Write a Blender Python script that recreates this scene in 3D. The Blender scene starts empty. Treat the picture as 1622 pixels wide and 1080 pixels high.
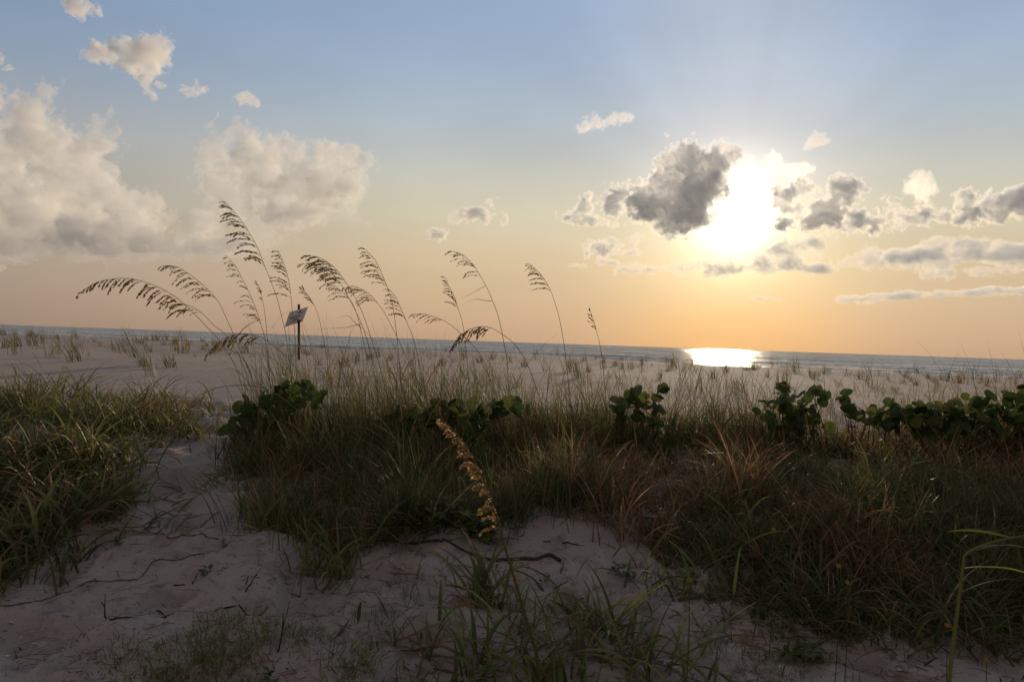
import bpy, bmesh, math, random
import numpy as np
from mathutils import Matrix, Vector

# ------------------------------------------------------------------ camera
S = bpy.context.scene
C = S.collection
EYE = Vector((0, 0, 1.5)); ROLL = math.radians(1.953); F = 1261.0; CX, CY = 811.0, 541.7
cam = bpy.data.objects.new('camera', bpy.data.cameras.new('camera')); C.objects.link(cam); S.camera = cam
cam.data.lens = 28; cam.data.sensor_width = 36; cam.data.clip_start = .05; cam.data.clip_end = 200000
cam.data.shift_y = (CY - 540.0) / 1622.0
RT = Vector((math.cos(ROLL), 0, -math.sin(ROLL))); UP = Vector((math.sin(ROLL), 0, math.cos(ROLL))); FW = Vector((0, 1, 0))
RT = Vector((math.cos(ROLL), 0, math.sin(ROLL))); UP = Vector((-math.sin(ROLL), 0, math.cos(ROLL)))
M = Matrix((RT, UP, -FW)).transposed().to_4x4(); M.translation = EYE; cam.matrix_world = M
def ray(px, py): return FW + RT * ((px - CX) / F) + UP * ((CY - py) / F)
def at(px, py, d): return EYE + ray(px, py) * d
def project(P):                                   # numpy (n,3) -> pixel coordinates
    d = P - np.array(EYE)
    return CX + F * (d @ np.array(RT)) / d[:, 1], CY - F * (d @ np.array(UP)) / d[:, 1]

# ------------------------------------------------------------------ sky, sun, exposure
SUN = ray(1162, 340).normalized()
SEL = math.asin(SUN.z); SAZ = math.atan2(SUN.x, SUN.y)
def s2l(c):
    return tuple(((v / 255) / 12.92 if v / 255 <= .04045 else ((v / 255 + .055) / 1.055) ** 2.4) for v in c)
def rgb(*c): return s2l(c) + (1.0,)

class NT:
    def __init__(s, tree): s.t = tree; s.n = tree.nodes; s.l = tree.links
    def node(s, kind, **kw):
        n = s.n.new(kind)
        for k, v in kw.items(): setattr(n, k, v)
        return n
    def put(s, sock, v):
        if isinstance(v, bpy.types.NodeSocket): s.l.new(v, sock)
        else: sock.default_value = v
    def math(s, op, a, b=None, c=None, clamp=False):
        n = s.node('ShaderNodeMath', operation=op, use_clamp=clamp); s.put(n.inputs[0], a)
        if b is not None: s.put(n.inputs[1], b)
        if c is not None: s.put(n.inputs[2], c)
        return n.outputs[0]
    def vmath(s, op, a, b=None, out=0):
        n = s.node('ShaderNodeVectorMath', operation=op); s.put(n.inputs[0], a)
        if b is not None: s.put(n.inputs[1], b)
        return n.outputs[out]
    def mix(s, f, a, b, blend='MIX'):
        n = s.node('ShaderNodeMix', data_type='RGBA', blend_type=blend)
        s.put(n.inputs[0], f); s.put(n.inputs[6], a); s.put(n.inputs[7], b); return n.outputs[2]
    def ramp(s, f, stops, interp='LINEAR'):
        n = s.node('ShaderNodeValToRGB'); s.put(n.inputs[0], f); r = n.color_ramp; r.interpolation = interp
        while len(r.elements) < len(stops): r.elements.new(.5)
        for e, (p, c) in zip(r.elements, stops): e.position = p; e.color = c if len(c) == 4 else tuple(c) + (1,)
        return n.outputs[0]
    def noise(s, vec, scale, detail=4, rough=.55, dist=0.0, out=0, dims='3D', w=None):
        n = s.node('ShaderNodeTexNoise', noise_dimensions=dims)
        if vec is not None: s.put(n.inputs['Vector'], vec)
        if w is not None: s.put(n.inputs['W'], w)
        n.inputs['Scale'].default_value = scale; n.inputs['Detail'].default_value = detail
        n.inputs['Roughness'].default_value = rough; n.inputs['Distortion'].default_value = dist
        return n.outputs[out]
    def maprange(s, v, a, b, c, d, smooth=False):
        n = s.node('ShaderNodeMapRange', interpolation_type='SMOOTHSTEP' if smooth else 'LINEAR')
        s.put(n.inputs[0], v)
        for i, x in enumerate((a, b, c, d)): n.inputs[i + 1].default_value = x
        return n.outputs[0]

W = bpy.data.worlds.new('World'); S.world = W; W.use_nodes = True
def build_world():
    k = NT(W.node_tree); bg = k.n['Background']; out = k.n['World Output']
    sky = k.node('ShaderNodeTexSky', sky_type='NISHITA', sun_disc=False, sun_elevation=SEL, sun_rotation=SAZ)
    sky.air_density = 1; sky.dust_density = 1.5; sky.ozone_density = 1
    k.l.new(sky.outputs[0], bg.inputs[0]); bg.inputs[1].default_value = NISHITA
    d = k.vmath('NORMALIZE', k.node('ShaderNodeTexCoord').outputs['Generated'])
    sep = k.node('ShaderNodeSeparateXYZ'); k.l.new(d, sep.inputs[0])
    e = k.math('MULTIPLY', k.math('ARCSINE', sep.outputs[2]), 180 / math.pi / 90)      # elevation / 90 deg
    def E(y): return max(0.0, math.degrees(math.atan((542 - y) / F)) / 90)
    far = k.ramp(e, [(0, rgb(150, 130, 116)), (E(500), rgb(160, 141, 126)), (E(400), rgb(166, 153, 142)), (E(280), rgb(160, 162, 165)),
                     (E(150), rgb(134, 153, 177)), (E(0), rgb(118, 142, 173)), (.5, rgb(112, 118, 130)), (1, rgb(108, 106, 110))])
    mid = k.ramp(e, [(0, rgb(186, 155, 128)), (E(500), rgb(196, 166, 136)), (E(420), rgb(208, 186, 152)), (E(340), rgb(204, 196, 170)),
                     (E(270), rgb(190, 192, 184)), (E(190), rgb(170, 183, 193)), (E(90), rgb(154, 173, 197)), (E(0), rgb(148, 169, 197)), (.5, rgb(114, 122, 134)), (1, rgb(108, 106, 110))])
    near = k.ramp(e, [(0, rgb(222, 170, 112)), (E(500), rgb(228, 180, 122)), (E(430), rgb(230, 200, 150)), (E(360), rgb(222, 210, 176)),
                      (E(250), rgb(192, 194, 198)), (E(130), rgb(180, 192, 208)), (E(0), rgb(170, 184, 204)), (.5, rgb(116, 124, 136)), (1, rgb(108, 106, 110))])
    sdir = tuple(SUN)
    cosg = k.vmath('DOT_PRODUCT', d, sdir, out=1)
    ang = k.math('MULTIPLY', k.math('ARCCOSINE', k.math('MINIMUM', cosg, 1.0)), 180 / math.pi)
    # horizontal separation from the sun decides between the three columns
    hx = k.node('ShaderNodeCombineXYZ'); k.l.new(sep.outputs[0], hx.inputs[0]); k.l.new(sep.outputs[1], hx.inputs[1])
    hd = k.vmath('NORMALIZE', hx.outputs[0])
    ca = k.vmath('DOT_PRODUCT', hd, (math.sin(SAZ), math.cos(SAZ), 0), out=1)
    az = k.math('MULTIPLY', k.math('ARCCOSINE', k.math('MINIMUM', ca, 1.0)), 180 / math.pi)
    c1 = k.mix(k.maprange(az, 0, 13, 0, 1, True), near, mid)
    c2 = k.mix(k.maprange(az, 22, 52, 0, 1), c1, far)
    back = k.ramp(e, [(0, rgb(140, 122, 113)), (.12, rgb(136, 127, 124)), (.35, rgb(118, 117, 122)), (1, rgb(108, 106, 110))])
    c2 = k.mix(k.maprange(az, 52, 95, 0, 1, True), c2, back)
    # streaks fanning out from the sun behind the clouds (air lit and shaded by them)
    Sv = SUN; e1 = Vector((Sv.y, -Sv.x, 0)).normalized(); e2 = e1.cross(Sv)
    a1 = k.vmath('DOT_PRODUCT', d, tuple(e1), out=1); a2 = k.vmath('DOT_PRODUCT', d, tuple(e2 if e2.z > 0 else -e2), out=1)
    phi = k.math('ARCTAN2', a2, a1)
    rn = k.noise(None, 2.6, 2.0, .5, dims='1D', w=k.math('ADD', phi, 7.3))
    rfall = k.math('MULTIPLY', k.maprange(ang, 4, 9, 0, 1, True), k.maprange(ang, 12, 26, 1, 0, True))
    rup = k.math('MULTIPLY', rfall, k.maprange(k.math('SINE', phi), .05, .5, 0, 1, True))
    rm = k.math('ADD', 1.0, k.math('MULTIPLY', k.math('SUBTRACT', rn, .5), k.math('MULTIPLY', rup, .17)))
    # faint high haze so that the blue is not perfectly smooth
    hz = k.noise(k.vmath('MULTIPLY', d, (1, 1, 3.2)), 3.2, 5, .55)
    hm = k.maprange(hz, .3, .7, .95, 1.05)
    rm = k.math('MULTIPLY', rm, hm)
    c3 = k.vmath('SCALE', c2, None); k.put(c3.node.inputs[3], rm)
    # aureole
    g = None
    for amp, wdt in GLOW:
        t = k.math('MULTIPLY', k.math('EXPONENT', k.math('MULTIPLY', k.math('POWER', k.math('DIVIDE', ang, wdt), GLOWP), -1.0)), amp)
        g = t if g is None else k.math('ADD', g, t)
    gc = k.vmath('SCALE', (1.0, .84, .60), None); k.put(gc.node.inputs[3], g)
    c4 = k.vmath('ADD', c3, gc)
    below = k.mix(k.maprange(sep.outputs[2], -.02, 0, 0, 1), rgb(120, 110, 104), c4)
    b2 = k.node('ShaderNodeBackground'); k.l.new(below, b2.inputs[0]); b2.inputs[1].default_value = 1.0
    add = k.node('ShaderNodeAddShader'); k.l.new(bg.outputs[0], add.inputs[0]); k.l.new(b2.outputs[0], add.inputs[1])
    k.l.new(add.outputs[0], out.inputs[0])
NISHITA = .002
GLOW = [(3.2, 1.85), (.26, 4.2), (.06, 10.0)]; GLOWP = 1.2
build_world()
sun = bpy.data.objects.new('sun', bpy.data.lights.new('sun', 'SUN')); C.objects.link(sun)
sun.data.energy = 3.1; sun.data.angle = math.radians(.53); sun.data.color = (1.0, .79, .54)
sun.rotation_euler = (-SUN).to_track_quat('-Z', 'Y').to_euler()
S.view_settings.view_transform = 'Standard'; S.view_settings.look = 'None'; S.view_settings.exposure = 0; S.view_settings.gamma = 1
cy = S.cycles
cy.max_bounces = 26; cy.diffuse_bounces = 3; cy.glossy_bounces = 3; cy.transmission_bounces = 4; cy.volume_bounces = 24
cy.transparent_max_bounces = 24; cy.use_denoising = True; cy.sample_clamp_indirect = 8; cy.caustics_reflective = False

# ------------------------------------------------------------------ helpers
def link(name, mesh, mat=None, parent=None):
    o = bpy.data.objects.new(name, mesh); C.objects.link(o)
    if mat is not None and mesh is not None:
        for m in (mat if isinstance(mat, (list, tuple)) else [mat]): mesh.materials.append(m)
    if parent is not None: o.parent = parent
    return o
def tag(o, label=None, cat=None, group=None, kind=None):
    if label: o['label'] = label
    if cat: o['category'] = cat
    if group: o['group'] = group
    if kind: o['kind'] = kind
    return o
def mesh_np(name, V, Q, smooth=True, col=None, tri=False):
    me = bpy.data.meshes.new(name); n = 3 if tri else 4
    V = np.asarray(V, np.float32); Q = np.asarray(Q, np.int32)
    me.vertices.add(len(V)); me.vertices.foreach_set('co', V.ravel())
    me.loops.add(Q.size); me.loops.foreach_set('vertex_index', Q.ravel())
    me.polygons.add(len(Q)); me.polygons.foreach_set('loop_start', np.arange(0, Q.size, n, dtype=np.int32))
    me.polygons.foreach_set('loop_total', np.full(len(Q), n, np.int32))
    if smooth: me.polygons.foreach_set('use_smooth', np.ones(len(Q), bool))
    if col is not None:
        a = me.color_attributes.new('tint', 'FLOAT_COLOR', 'POINT')
        a.data.foreach_set('color', np.asarray(col, np.float32).ravel())
    me.update(); me.validate(); return me
def material(name):
    m = bpy.data.materials.new(name); m.use_nodes = True
    return m, NT(m.node_tree), m.node_tree.nodes['Principled BSDF'], m.node_tree.nodes['Material Output']

# ------------------------------------------------------------------ clouds: real bodies of scattering water, kilometres away
def fbm(shape, cell, octs, rng, rough=.55):
    out = np.zeros(shape, np.float32); amp = 1.0
    for o in range(octs):
        sz = cell / 2 ** o
        if sz < 1.3: break
        dims = [int(n / sz) + 3 for n in shape]
        L = rng.uniform(-1, 1, dims).astype(np.float32)
        for ax, n in enumerate(shape):
            x = np.arange(n) / sz + rng.uniform(0, .9); i = x.astype(int); t = (x - i).astype(np.float32); t = t * t * (3 - 2 * t)
            sh = [1, 1, 1]; sh[ax] = n; t = t.reshape(sh)
            L = np.take(L, i, ax) * (1 - t) + np.take(L, i + 1, ax) * t
        out += amp * L; amp *= rough
    return out
def surface_nets(f):
    ins = f > 0
    nx, ny, nz = [n - 1 for n in f.shape]
    cnt = np.zeros((nx, ny, nz), np.int8)
    for a in (0, 1):
        for b in (0, 1):
            for c in (0, 1): cnt += ins[a:a + nx, b:b + ny, c:c + nz]
    act = (cnt > 0) & (cnt < 8)
    ids = np.full(act.shape, -1, np.int32); ijk = np.argwhere(act); ids[act] = np.arange(len(ijk))
    acc = np.zeros((len(ijk), 3)); num = np.zeros(len(ijk)); i, j, k = ijk.T
    off = [(a, b, c) for a in (0, 1) for b in (0, 1) for c in (0, 1)]
    for p in off:
        for ax in range(3):
            if p[ax]: continue
            q = list(p); q[ax] = 1
            fa = f[i + p[0], j + p[1], k + p[2]]; fb = f[i + q[0], j + q[1], k + q[2]]
            x = (fa > 0) != (fb > 0); t = np.where(x, fa / np.where(x, fa - fb, 1), 0)
            pos = np.tile(np.array(p, float), (len(ijk), 1)); pos[:, ax] += t
            acc[x] += pos[x]; num[x] += 1
    V = ijk + acc / num[:, None]
    Q = []
    for ax in range(3):
        u, w = (ax + 1) % 3, (ax + 2) % 3
        sl0 = [slice(1, n) for n in (nx, ny, nz)]; sl0[ax] = slice(0, (nx, ny, nz)[ax])
        sl1 = [slice(1, n) for n in (nx, ny, nz)]; sl1[ax] = slice(1, (nx, ny, nz)[ax] + 1)
        A = ins[tuple(sl0)]; B = ins[tuple(sl1)]
        for flag in (True, False):
            e = np.argwhere((A != B) & (A == flag)); st = np.ones(3, int); st[ax] = 0; e = e + st
            if not len(e): continue
            du = np.zeros(3, int); du[u] = 1; dw = np.zeros(3, int); dw[w] = 1
            q = np.stack([ids[tuple((e - du - dw).T)], ids[tuple((e - dw).T)], ids[tuple(e.T)], ids[tuple((e - du).T)]], 1)
            Q.append(q if flag else q[:, ::-1])
    return V, np.concatenate(Q)
cloud_mats = {}
def cloud_mat(mfp, g, alb):
    key = (mfp, g, alb)
    if key not in cloud_mats:
        m, k, p, out = material('cloud_water'); k.n.remove(p)
        v = k.node('ShaderNodeVolumeScatter'); v.inputs['Color'].default_value = alb + (1,)
        v.inputs['Density'].default_value = 1 / mfp; v.inputs['Anisotropy'].default_value = g
        k.l.new(v.outputs[0], out.inputs['Volume']); cloud_mats[key] = m
    return cloud_mats[key]
def cloud(name, label, blobs, D, seed, px=2.4, rough=.62, amp=.55, cell=34, mfp=14, g=.45, thick=1.0, group=None, octs=5, alb=(.994, .968, .945)):
    """blobs: (px, py, rx[, ry]) outline puffs at distance D; thickness in depth follows the puffs' size."""
    rng = np.random.default_rng(seed); m = D / F                       # metres per pixel at D
    B = []
    for b in blobs:
        x, y, rx = b[:3]; ry = b[3] if len(b) > 3 else rx
        P = at(x, y, D); rz = max(rx, ry) * thick if rx < 2 * ry else (rx * ry) ** .5 * thick
        B.append((P.x / m, P.y / m + rng.uniform(-.5, .5) * rz, P.z / m, rx, rz, ry))
    B = np.array(B)
    lo = (B[:, :3] - B[:, 3:] * 1.45).min(0) - 4 * px; hi = (B[:, :3] + B[:, 3:] * 1.45).max(0) + 4 * px
    n = np.ceil((hi - lo) / px).astype(int)
    X, Y, Z = [lo[a] + np.arange(n[a]) * px for a in range(3)]
    f = np.full(n, -9.0, np.float32)
    for bx, by, bz, rx, ry, rz in B:
        sl = []
        for ax, (c, r) in enumerate(((bx, rx), (by, ry), (bz, rz))):
            A = (X, Y, Z)[ax]; a = np.searchsorted(A, c - 2.3 * r); b_ = np.searchsorted(A, c + 2.3 * r); sl.append(slice(a, b_))
        xx = ((X[sl[0]] - bx) / rx)[:, None, None]; yy = ((Y[sl[1]] - by) / ry)[None, :, None]; zz = ((Z[sl[2]] - bz) / rz)[None, None, :]
        q = 1 - np.sqrt(xx * xx + yy * yy + zz * zz)
        v = f[tuple(sl)]; hgt = .12
        h = np.clip(.5 + .5 * (q - v) / hgt, 0, 1); f[tuple(sl)] = v * (1 - h) + q * h + hgt * h * (1 - h)
    nz = fbm(tuple(n), cell / px, octs, rng, rough)
    nz2 = 1 - 2.2 * np.abs(fbm(tuple(n), cell * .5 / px, octs - 1, rng, rough))        # billows
    f += amp * (.75 * nz + .28 * (nz2 - .4))
    for ax in range(3):
        for e in (0, -1):
            s = [slice(None)] * 3; s[ax] = e; f[tuple(s)] = -1
    V, Q = surface_nets(f)
    V = (lo + V * px) * m; c = V.mean(0)
    o = link(name, mesh_np(name, V - c, Q), cloud_mat(round(mfp * m, 1), g, alb)); o.location = c
    return tag(o, label, 'cloud', group)
CG = 'clouds scattered over the evening sky'
def lin(x0, y0, x1, y1, n, rx, ry, j=0, seed=0):
    r = random.Random(seed); return [(x0 + (x1 - x0) * i / max(1, n - 1) + r.uniform(-j, j), y0 + (y1 - y0) * i / max(1, n - 1) + r.uniform(-j, j) * .5, rx * r.uniform(.75, 1.2), ry * r.uniform(.75, 1.2)) for i in range(n)]
def cl(name, label, blobs, D, seed, style, **kw): return cloud(name, label, blobs, D, seed, group=CG, **{**style, **kw})
soft = dict(px=1.8, cell=56, amp=1.0, rough=.75, mfp=32, g=.34, octs=6, thick=.72, alb=(.992, .976, .962))
puff = dict(px=1.3, cell=30, amp=.95, rough=.72, mfp=20, g=.4, octs=6)
dark = dict(px=1.3, cell=36, amp=.95, rough=.74, mfp=10, g=.42, alb=(.995, .935, .875), octs=6, thick=1.0)
wisp = dict(px=1.3, cell=30, amp=1.1, rough=.74, mfp=40, g=.55, octs=6, thick=.7)
band = dict(px=1.3, cell=26, amp=1.15, rough=.76, mfp=25, g=.4, octs=6, thick=1.4, alb=(.985, .92, .85))
# left half
cl('cumulus_cloud', 'tall pale cumulus bank with grey flat base filling the left edge of the sky', [(78,145,30,26),(98,128,16),(52,175,38),(100,210,42),(140,244,38),(164,275,24),(60,235,56),(10,255,62),(-20,205,46),(172,288,18),(122,300,48),(60,315,66),(-10,325,70),(190,322,40,30),(235,328,34,26),(275,345,32,24),(305,362,28,18),(150,355,60,38),(80,365,70,34),(-10,372,70,36),(230,368,60,28),(300,388,60,14),(-60,330,70),(50,395,80,14),(180,392,80,12)], 9000, 1, soft)
cl('cumulus_cloud', 'broad ragged cumulus standing alone above the tallest seed heads', [(378,212,22),(400,238,28),(430,250,32),(348,246,30),(470,252,32),(510,258,28),(548,254,20),(390,280,44),(430,290,46),(480,290,46),(530,290,36),(558,300,22),(440,328,32,24),(490,325,32,22),(525,318,24,18)], 9000, 2, soft)
cl('cumulus_cloud', 'low soft cloud trailing beneath the broad cumulus behind the seed heads', lin(340,350,540,345,6,30,14,8,5) + [(345,335,14),(410,380,40,14)], 9500, 31, soft, mfp=90)
cl('cumulus_cloud', 'small pale cloud with a tail high in the upper left sky', [(158,80,24,15),(190,76,24,20),(218,84,24,20),(246,86,22,22),(228,104,22,16),(256,76,15),(205,98,20,12)], 8000, 4, puff)
cl('cloud_puff', 'upright pale shred hanging under the small upper left cloud', [(230,128,9,12),(235,148,10,14),(252,134,14,6)], 8000, 5, puff, mfp=18)
cl('cloud_puff', 'pale puff cut by the top edge near the upper left corner', [(120,10,18,16),(104,6,10,8),(130,22,9,8)], 8000, 6, puff)
cl('cloud_puff', 'tiny round puff beside the puff at the top edge', [(155,21,7)], 8000, 7, puff, cell=12, mfp=14)
cl('cloud_puff', 'slanting pale shred at the left edge above the tall bank', [(2,96,9,9),(12,106,8,6)], 8000, 8, puff, cell=16, mfp=14)
cl('cloud_puff', 'small faint puff between the upper left cloud and the broad cumulus', [(300,144,12,8),(318,142,12,10)], 8000, 9, puff, cell=16, mfp=18)
cl('cloud_puff', 'small ragged puff just above the broad cumulus', [(376,152,10,6),(388,158,13,9),(398,163,8,6)], 8000, 10, puff, cell=16, mfp=18)
# middle
cl('cloud_puff', 'small pinkish puff left of the sky centre above the reddening horizon', [(725,346,12,9),(742,340,18,12),(762,335,15,12),(780,324,14,11),(786,316,9,6)], 8000, 11, puff, mfp=14)
cl('cloud_puff', 'tiny dark puff low beside the pinkish puff, the left one', [(694,370,13,9)], 8000, 12, puff, cell=14, mfp=12)
cl('cloud_puff', 'tiny dark puff right of the pinkish puff', [(798,346,8,7)], 8000, 13, puff, cell=12, mfp=12)
cl('cloud_puff', 'bright white sliver of cloud high left of the sun', [(930,199,14,8),(948,194,15,9),(968,190,15,9),(986,185,12,7)], 7000, 14, puff, cell=18, mfp=30, g=.45, amp=1.1)
cl('cloud_puff', 'bright little white puff high right of the sun', [(1295,222,12,9),(1288,228,10,6)], 7000, 15, puff, cell=12, mfp=30, g=.45, amp=1.1)
# round the sun
cl('cumulus_cloud', 'dark cumulus with bright rim just left of the sun', [(1080,264,28),(1066,292,32),(1110,258,26),(1140,252,22),(1158,243,14),(1090,295,38),(1046,330,38,24),(1080,335,42,26),(1112,292,28),(1018,327,20,14),(1128,278,20),(1070,354,30,16),(1098,350,22,14)], 7000, 3, dark)
cl('cumulus_cloud', 'bright ragged shred clinging to the upper left of the dark cumulus', [(1045,276,13,12),(1038,286,9,9)], 7100, 16, wisp, cell=14)
cl('cumulus_cloud', 'second dark cloud in the row stepping down left from the sun', [(990,305,22,15),(968,318,20,15),(1006,300,14,12),(976,330,16,12),(1012,340,14,10)], 7000, 17, dark, cell=26)
cl('cumulus_cloud', 'leftmost dark cloud of the row left of the sun', [(926,326,13,15),(932,315,10,10),(906,347,20,11),(924,352,18,9),(944,348,18,9),(960,352,14,8)], 7000, 18, dark, cell=24)
cl('cumulus_cloud', 'grey smudge of cloud below the row on the left of the sun', [(936,397,18,11),(955,393,20,12),(980,385,20,10),(1000,378,16,8),(990,400,22,6),(920,420,20,4),(960,415,22,5)], 7300, 19, wisp, cell=26, mfp=13, g=.4)
cl('cumulus_cloud', 'bright veil of cloud right above the glare of the sun', [(1185,262,18,10),(1210,262,16,9),(1222,250,14,10),(1250,268,22,8),(1268,266,14,6),(1262,285,14,6),(1180,285,22,10)], 7000, 20, wisp, cell=22, mfp=24)
cl('cumulus_cloud', 'small reddish cloud touching the right side of the glare', [(1250,306,20,14),(1270,298,16,12),(1238,318,16,13),(1226,324,12,9),(1248,330,20,12),(1242,352,18,14),(1232,360,16,9)], 7000, 21, dark, cell=24, mfp=10)
cl('cumulus_cloud', 'long dark cloud bank with bright shreds on top right of the sun', [(1312,340,28,24),(1330,312,26,22),(1352,300,18,14),(1288,352,24,14),(1325,345,34,20),(1360,348,34,16),(1392,351,30,14),(1372,302,10,7),(1420,345,24,16),(1412,322,14,15),(1405,334,20,14),(1442,346,22,13),(1466,335,18,12),(1484,346,20,8)], 7000, 22, dark)
cl('cumulus_cloud', 'pale torn shred rising above the right end of the dark bank', [(1462,284,14,10),(1466,300,14,12),(1464,316,15,10),(1440,300,14,10),(1474,328,12,8)], 7200, 23, wisp, cell=22)
cl('cumulus_cloud', 'grey cloud with pale curls at the right edge of the sky', [(1530,318,17,14),(1524,330,14,10),(1540,340,22,14),(1562,334,20,12),(1584,322,22,16),(1604,312,24,16),(1592,336,24,12),(1622,318,26,20),(1640,330,26,16)], 7000, 24, dark, cell=26, mfp=9)
cl('cloud_band', 'flat reddish cloud band right below the glare of the sun', lin(1060,425,1300,424,12,22,8,4,1) + [(1150,428,50,7),(1000,428,24,5),(1030,426,20,6)], 7000, 25, band)
cl('cloud_band', 'slanting reddish cloud above the band below the sun', [(1212,412,24,9),(1238,402,26,13),(1262,392,24,13),(1286,382,20,9),(1250,412,26,8)], 6900, 26, band, cell=24)
cl('cloud_band', 'long loose grey band running right from below the sun', lin(1310,418,1490,400,9,26,9,8,2) + lin(1360,408,1520,390,6,20,6,6,3), 7400, 27, band, mfp=32)
cl('cloud_band', 'wide flat grey band reaching the right edge of the sky', lin(1440,412,1660,402,8,36,10,6,4) + [(1500,388,26,7),(1545,385,26,7),(1600,392,36,8)], 7800, 28, band, mfp=28)
cl('cloud_band', 'thin dark lens of cloud under the wide right band', lin(1465,434,1560,430,5,28,6,2,6) + lin(1560,431,1660,426,4,28,4,2,7), 8200, 29, band)
cl('cloud_band', 'lowest long thin grey streak of cloud over the right horizon', lin(1350,474,1450,468,5,30,5,2,8) + lin(1440,467,1520,466,3,30,5,1,9) + lin(1520,464,1680,458,6,34,5,2,10), 9000, 30, band, amp=.8, mfp=22)
cl('cloud_band', 'tiny faint streak low under the glare of the sun', [(1190,473,22,4),(1212,473,18,3)], 9000, 32, band, amp=.8, mfp=22)
cl('cloud_band', 'broad dim grey shelf of cloud under the tall bank at the left edge', lin(-80, 400, 330, 402, 9, 60, 16, 4, 12) + lin(-60, 385, 280, 388, 7, 60, 16, 4, 13), 9600, 33, soft, mfp=48, amp=.6, g=.2)
# ------------------------------------------------------------------ ground and sea
class VN:                                          # value noise at arbitrary points
    def __init__(s, seed): s.T = np.random.default_rng(seed).uniform(-1, 1, (256, 256))
    def __call__(s, x, y, sc):
        x = np.asarray(x) / sc; y = np.asarray(y) / sc; i = np.floor(x).astype(int); j = np.floor(y).astype(int)
        u = x - i; v = y - j; u = u * u * (3 - 2 * u); v = v * v * (3 - 2 * v); T = s.T
        a = T[i & 255, j & 255]; b = T[(i + 1) & 255, j & 255]; c = T[i & 255, (j + 1) & 255]; d = T[(i + 1) & 255, (j + 1) & 255]
        return (a * (1 - u) + b * u) * (1 - v) + (c * (1 - u) + d * u) * v
N1, N2, N3, N4 = VN(1), VN(2), VN(3), VN(4)
def sstep(x, a, b): t = np.clip((x - a) / (b - a), 0, 1); return t * t * (3 - 2 * t)
_r = random.Random(21); DENTS = []                # footprints worn into the path
for _i in range(46):
    _t = _r.random(); _x = -2.1 + _t * 1.0 + _r.gauss(0, .42) if _r.random() < .75 else _r.uniform(-1, 1.3); _y = 2.5 + _t * 3.2 + _r.gauss(0, .3) if _x < -.6 else _r.uniform(2.6, 4.4)
    _a = _r.gauss(1.2, .5); DENTS.append((_x, _y, math.cos(_a), math.sin(_a), _r.uniform(.10, .14), _r.uniform(.045, .065), _r.uniform(.018, .045)))
PY = [-200, 0, 1.5, 2.5, 3, 4, 5, 6, 7, 9, 12, 18, 24, 27, 31, 36, 45, 60, 90, 200]
PZ = [-1.6, -1.52, -1.5, -1.42, -1.35, -1.18, -1.01, -.87, -.80, -.73, -.65, -.50, -.39, -.36, -.55, -1.2, -2.1, -3.3, -5, -9]
def ground(x, y, fine=True):
    x = np.asarray(x, float); y = np.asarray(y, float); z = 0
    for o in (-.6, -.2, .2, .6): z = z + np.interp(y + o * np.clip(np.abs(y) * .12, .3, 3), PY, PZ) * .25
    u = x / np.maximum(y, 4)
    z = z + np.interp(u, [-1.2, -.62, -.3, 0, .25, .6, 1.2], [.06, .09, .04, 0, -.16, -.24, -.3]) * sstep(y, 10, 27)
    z = z + .035 * N1(x, y, 3.1) * sstep(y, 2, 6) + .07 * N2(x, y, 6.5) * sstep(y, 8, 14)
    z = z + .09 * np.exp(-(((x - .12) / .55) ** 2 + ((y - 4.75) / .3) ** 2))
    z = z + .05 * np.exp(-(((x + 1.15) / .35) ** 2 + ((y - 3.3) / .22) ** 2))
    if fine:
        w = 1 - sstep(y, 6.5, 10)
        z = z + w * (.034 * N3(x, y, .42) + .028 * N4(x, y, .17) + .013 * N1(x, y, .085))
        z = z + (1 - w) * (.010 * N3(x, y, 1.1) + .004 * N4(x + y * .4, y, .45))
        # trampled hollows in the path
        h = N2(x + 40, y, .31); z = z - w * .075 * sstep(h, .30, .62)
        if DENTS is not None:
            for cx, cy_, ca, sa, L, Wd, dp in DENTS:
                u_ = ((x - cx) * ca + (y - cy_) * sa) / L; v_ = (-(x - cx) * sa + (y - cy_) * ca) / Wd; r2 = u_ * u_ + v_ * v_
                z = z - dp * np.exp(-r2 * r2) + dp * .38 * np.exp(-((np.sqrt(r2) - 1.35) / .3) ** 2)
    return z + EYE.z
def spaced(edges):
    out = [edges[0][0]]
    for a, b, s0, s1 in edges:
        x = a
        while x < b - 1e-6:
            t = (x - a) / (b - a); st = s0 * (s1 / s0) ** t; x = min(b, x + st); out.append(x)
    return np.array(out)
xr = spaced([(0, 4, .035, .035), (4, 8, .035, .12), (8, 30, .12, .6), (30, 400, .6, 40)])
xs = np.concatenate([-xr[::-1][:-1], xr])
ys = spaced([(-150, -5, 30, 1.5), (-5, 1.6, 1.2, .06), (1.6, 7, .032, .032), (7, 14, .032, .1), (14, 40, .1, .3), (40, 190, .5, 12)])
GX, GY = np.meshgrid(xs, ys, indexing='ij'); GZ = ground(GX, GY)
def grid_mesh(name, X, Y, Z):
    nx, ny = X.shape; I = np.arange(nx * ny).reshape(nx, ny)
    Q = np.stack([I[:-1, :-1], I[1:, :-1], I[1:, 1:], I[:-1, 1:]], -1).reshape(-1, 4)
    return mesh_np(name, np.stack([X, Y, Z], -1).reshape(-1, 3), Q)
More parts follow.
